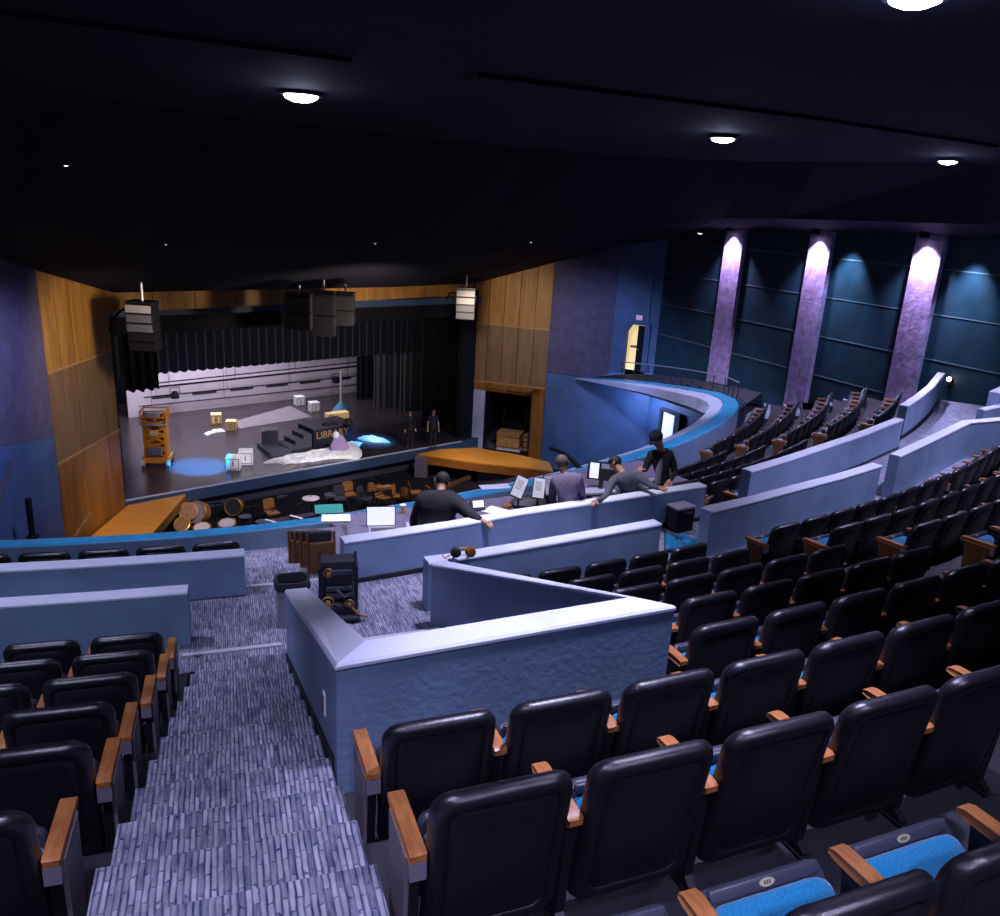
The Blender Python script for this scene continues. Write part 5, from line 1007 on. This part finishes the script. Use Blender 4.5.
for i, t in enumerate(COLT[:3]):
    p = rw(t, .40, -.50 + .025 * t); light('SPOT', 'column_wash', p, [900, 900, 1050][i], (.72, .62, 1), rw(t, .20, -2.6), .05, 95, 1)
for t, e in ((1.9, 420), (8.35, 700), (12.0, 800)):
    light('SPOT', 'panel_wash', rw(t, .60, -.2), e, (.50, .66, 1), rw(t, 0, -2.0), .06, 62, 1)
# stage
c = st(6.5, 8.2, -4.2); a_ = light('AREA', 'cyc_wash', c, 760, (.93, .86, 1), st(5.5, 9.8, -8.4), 1.0); a_.data.shape = 'RECTANGLE'; a_.data.size = 11; a_.data.size_y = .5
a_ = light('AREA', 'stage_wash', st(6.5, 5.2, -3.9), 240, (.9, .85, 1), st(6.5, 4.6, -9.5), 1.0); a_.data.shape = 'RECTANGLE'; a_.data.size = 10; a_.data.size_y = 1
for x, y, e, an in ((200, 467, 40000, 16), (371, 441, 4200, 17)):
    p = zs(x, y); v_ = (p - S0).dot(SN); light('SPOT', 'blue_special', p + SS * .4 - SN * (v_ + 2.2) + Vector((0, 0, 6.4)), e, (.0, .36, 1), p, .05, an, .55)
light('SPOT', 'front_special', st(6.5, -7, -2.6), 1900, (.95, .93, 1), zs(315, 452), .1, 20, .6)
light('SPOT', 'scrap_fill', zs(374, 440) - SN * 4 + SS * .5 + Vector((0, 0, 5.5)), 900, (1, .93, .9), zs(374, 440), .05, 7, .6); light('SPOT', 'block_fill', zs(338, 420) - SN * 3.0 + Vector((0, 0, 4.2)), 420, (1, .8, .55), zs(338, 420), .05, 14, .6)  # spots added to whiten the scrap and brighten the cream box
light('SPOT', 'lift_special', st(3, -5, -3.0), 900, (1, .82, .6), zs(157, 445), .1, 14, .6)
light('SPOT', 'block_fill', st(4.6, 5.6, -4.3), 330, (1, .72, .4), zs(224, 424), .1, 20, .6); light('SPOT', 'block_fill', st(5, -6, -3), 2500, (.95, .95, 1), zs(240, 462), .1, 10, .6)  # added spots that brighten the letter blocks
# wood washes
light('SPOT', 'wood_wash', Vector((-7.5, 20.5, -3.0)), 410, (1, .84, .62), E1L.lerp(E2L, .5) + Vector((0, 0, -4.8)), .3, 95, .8)
light('SPOT', 'wood_wash', Vector((-1.5, 28.2, -3.4)), 360, (1, .84, .62), E2R.lerp(E1R, .5) + Vector((0, 0, -5.0)), .3, 90, .8)
light('SPOT', 'header_wash', st(6.5, -4.5, -4.2), 700, (1, .82, .58), st(6.5, .2, -3.1), .3, 120, .7)
light('SPOT', 'deck_wash', Vector((-.2, 27.5, -5)), 700, (1, .86, .66), az(490, 458, ZS), .2, 48, .7); light('SPOT', 'deck_wash', Vector((-9.3, 19.5, -5)), 520, (1, .86, .66), az(140, 515, ZS), .2, 48, .7)
light('SPOT', 'pit_wash', st(4.0, -5.0, -5.2), 900, (.95, .85, 1), st(4, -1.2, -10.3), .3, 80, .8); light('SPOT', 'pit_wash', st(9.5, -5.0, -5.2), 900, (1, .85, .8), st(9, -1.5, -10.3), .3, 80, .8)
# blue light by the lower door, cyan parapet
light('POINT', 'door_glow', (dla + dlb) / 2 + RN * 1.0 - RD * .9 + Vector((0, 0, -6.9)), 150, (.35, .5, 1), size=.2)
light('SPOT', 'side_wall_wash', Vector((2.0, 26.0, -1.8)), 1150, (.40, .5, 1), Vector((3.3, 31.7, -7.6)), .3, 90, .8)
light('SPOT', 'side_wall_wash', Vector((-7.5, 16.0, -1.5)), 1300, (.5, .52, 1), Vector((-11.2, 18, -6.2)), .3, 80, .8)
light('SPOT', 'gallery_wash', Vector((3.6, 18.5, .5)), 4200, (.66, .68, 1), Vector((5.2, 24.6, -5.3)), .2, 46, .8)
light('SPOT', 'low_wall_fill', Vector((-3.2, .6, 1.3)), 700, (.62, .70, 1), Vector((-4.2, 6.2, -3.3)), .15, 62, .8)  # added spot, lifts the dim faces of the low left walls
light('SPOT', 'desk_wash', pol(23.5, 28, .9), 1100, (.88, .84, 1), pol(22.8, 28, -3.9), .15, 75, .7)
sc = bpy.context.scene; sc.view_settings.view_transform = 'Standard'; sc.view_settings.look = 'None'; sc.view_settings.exposure = 0
print('chairs', NCH)
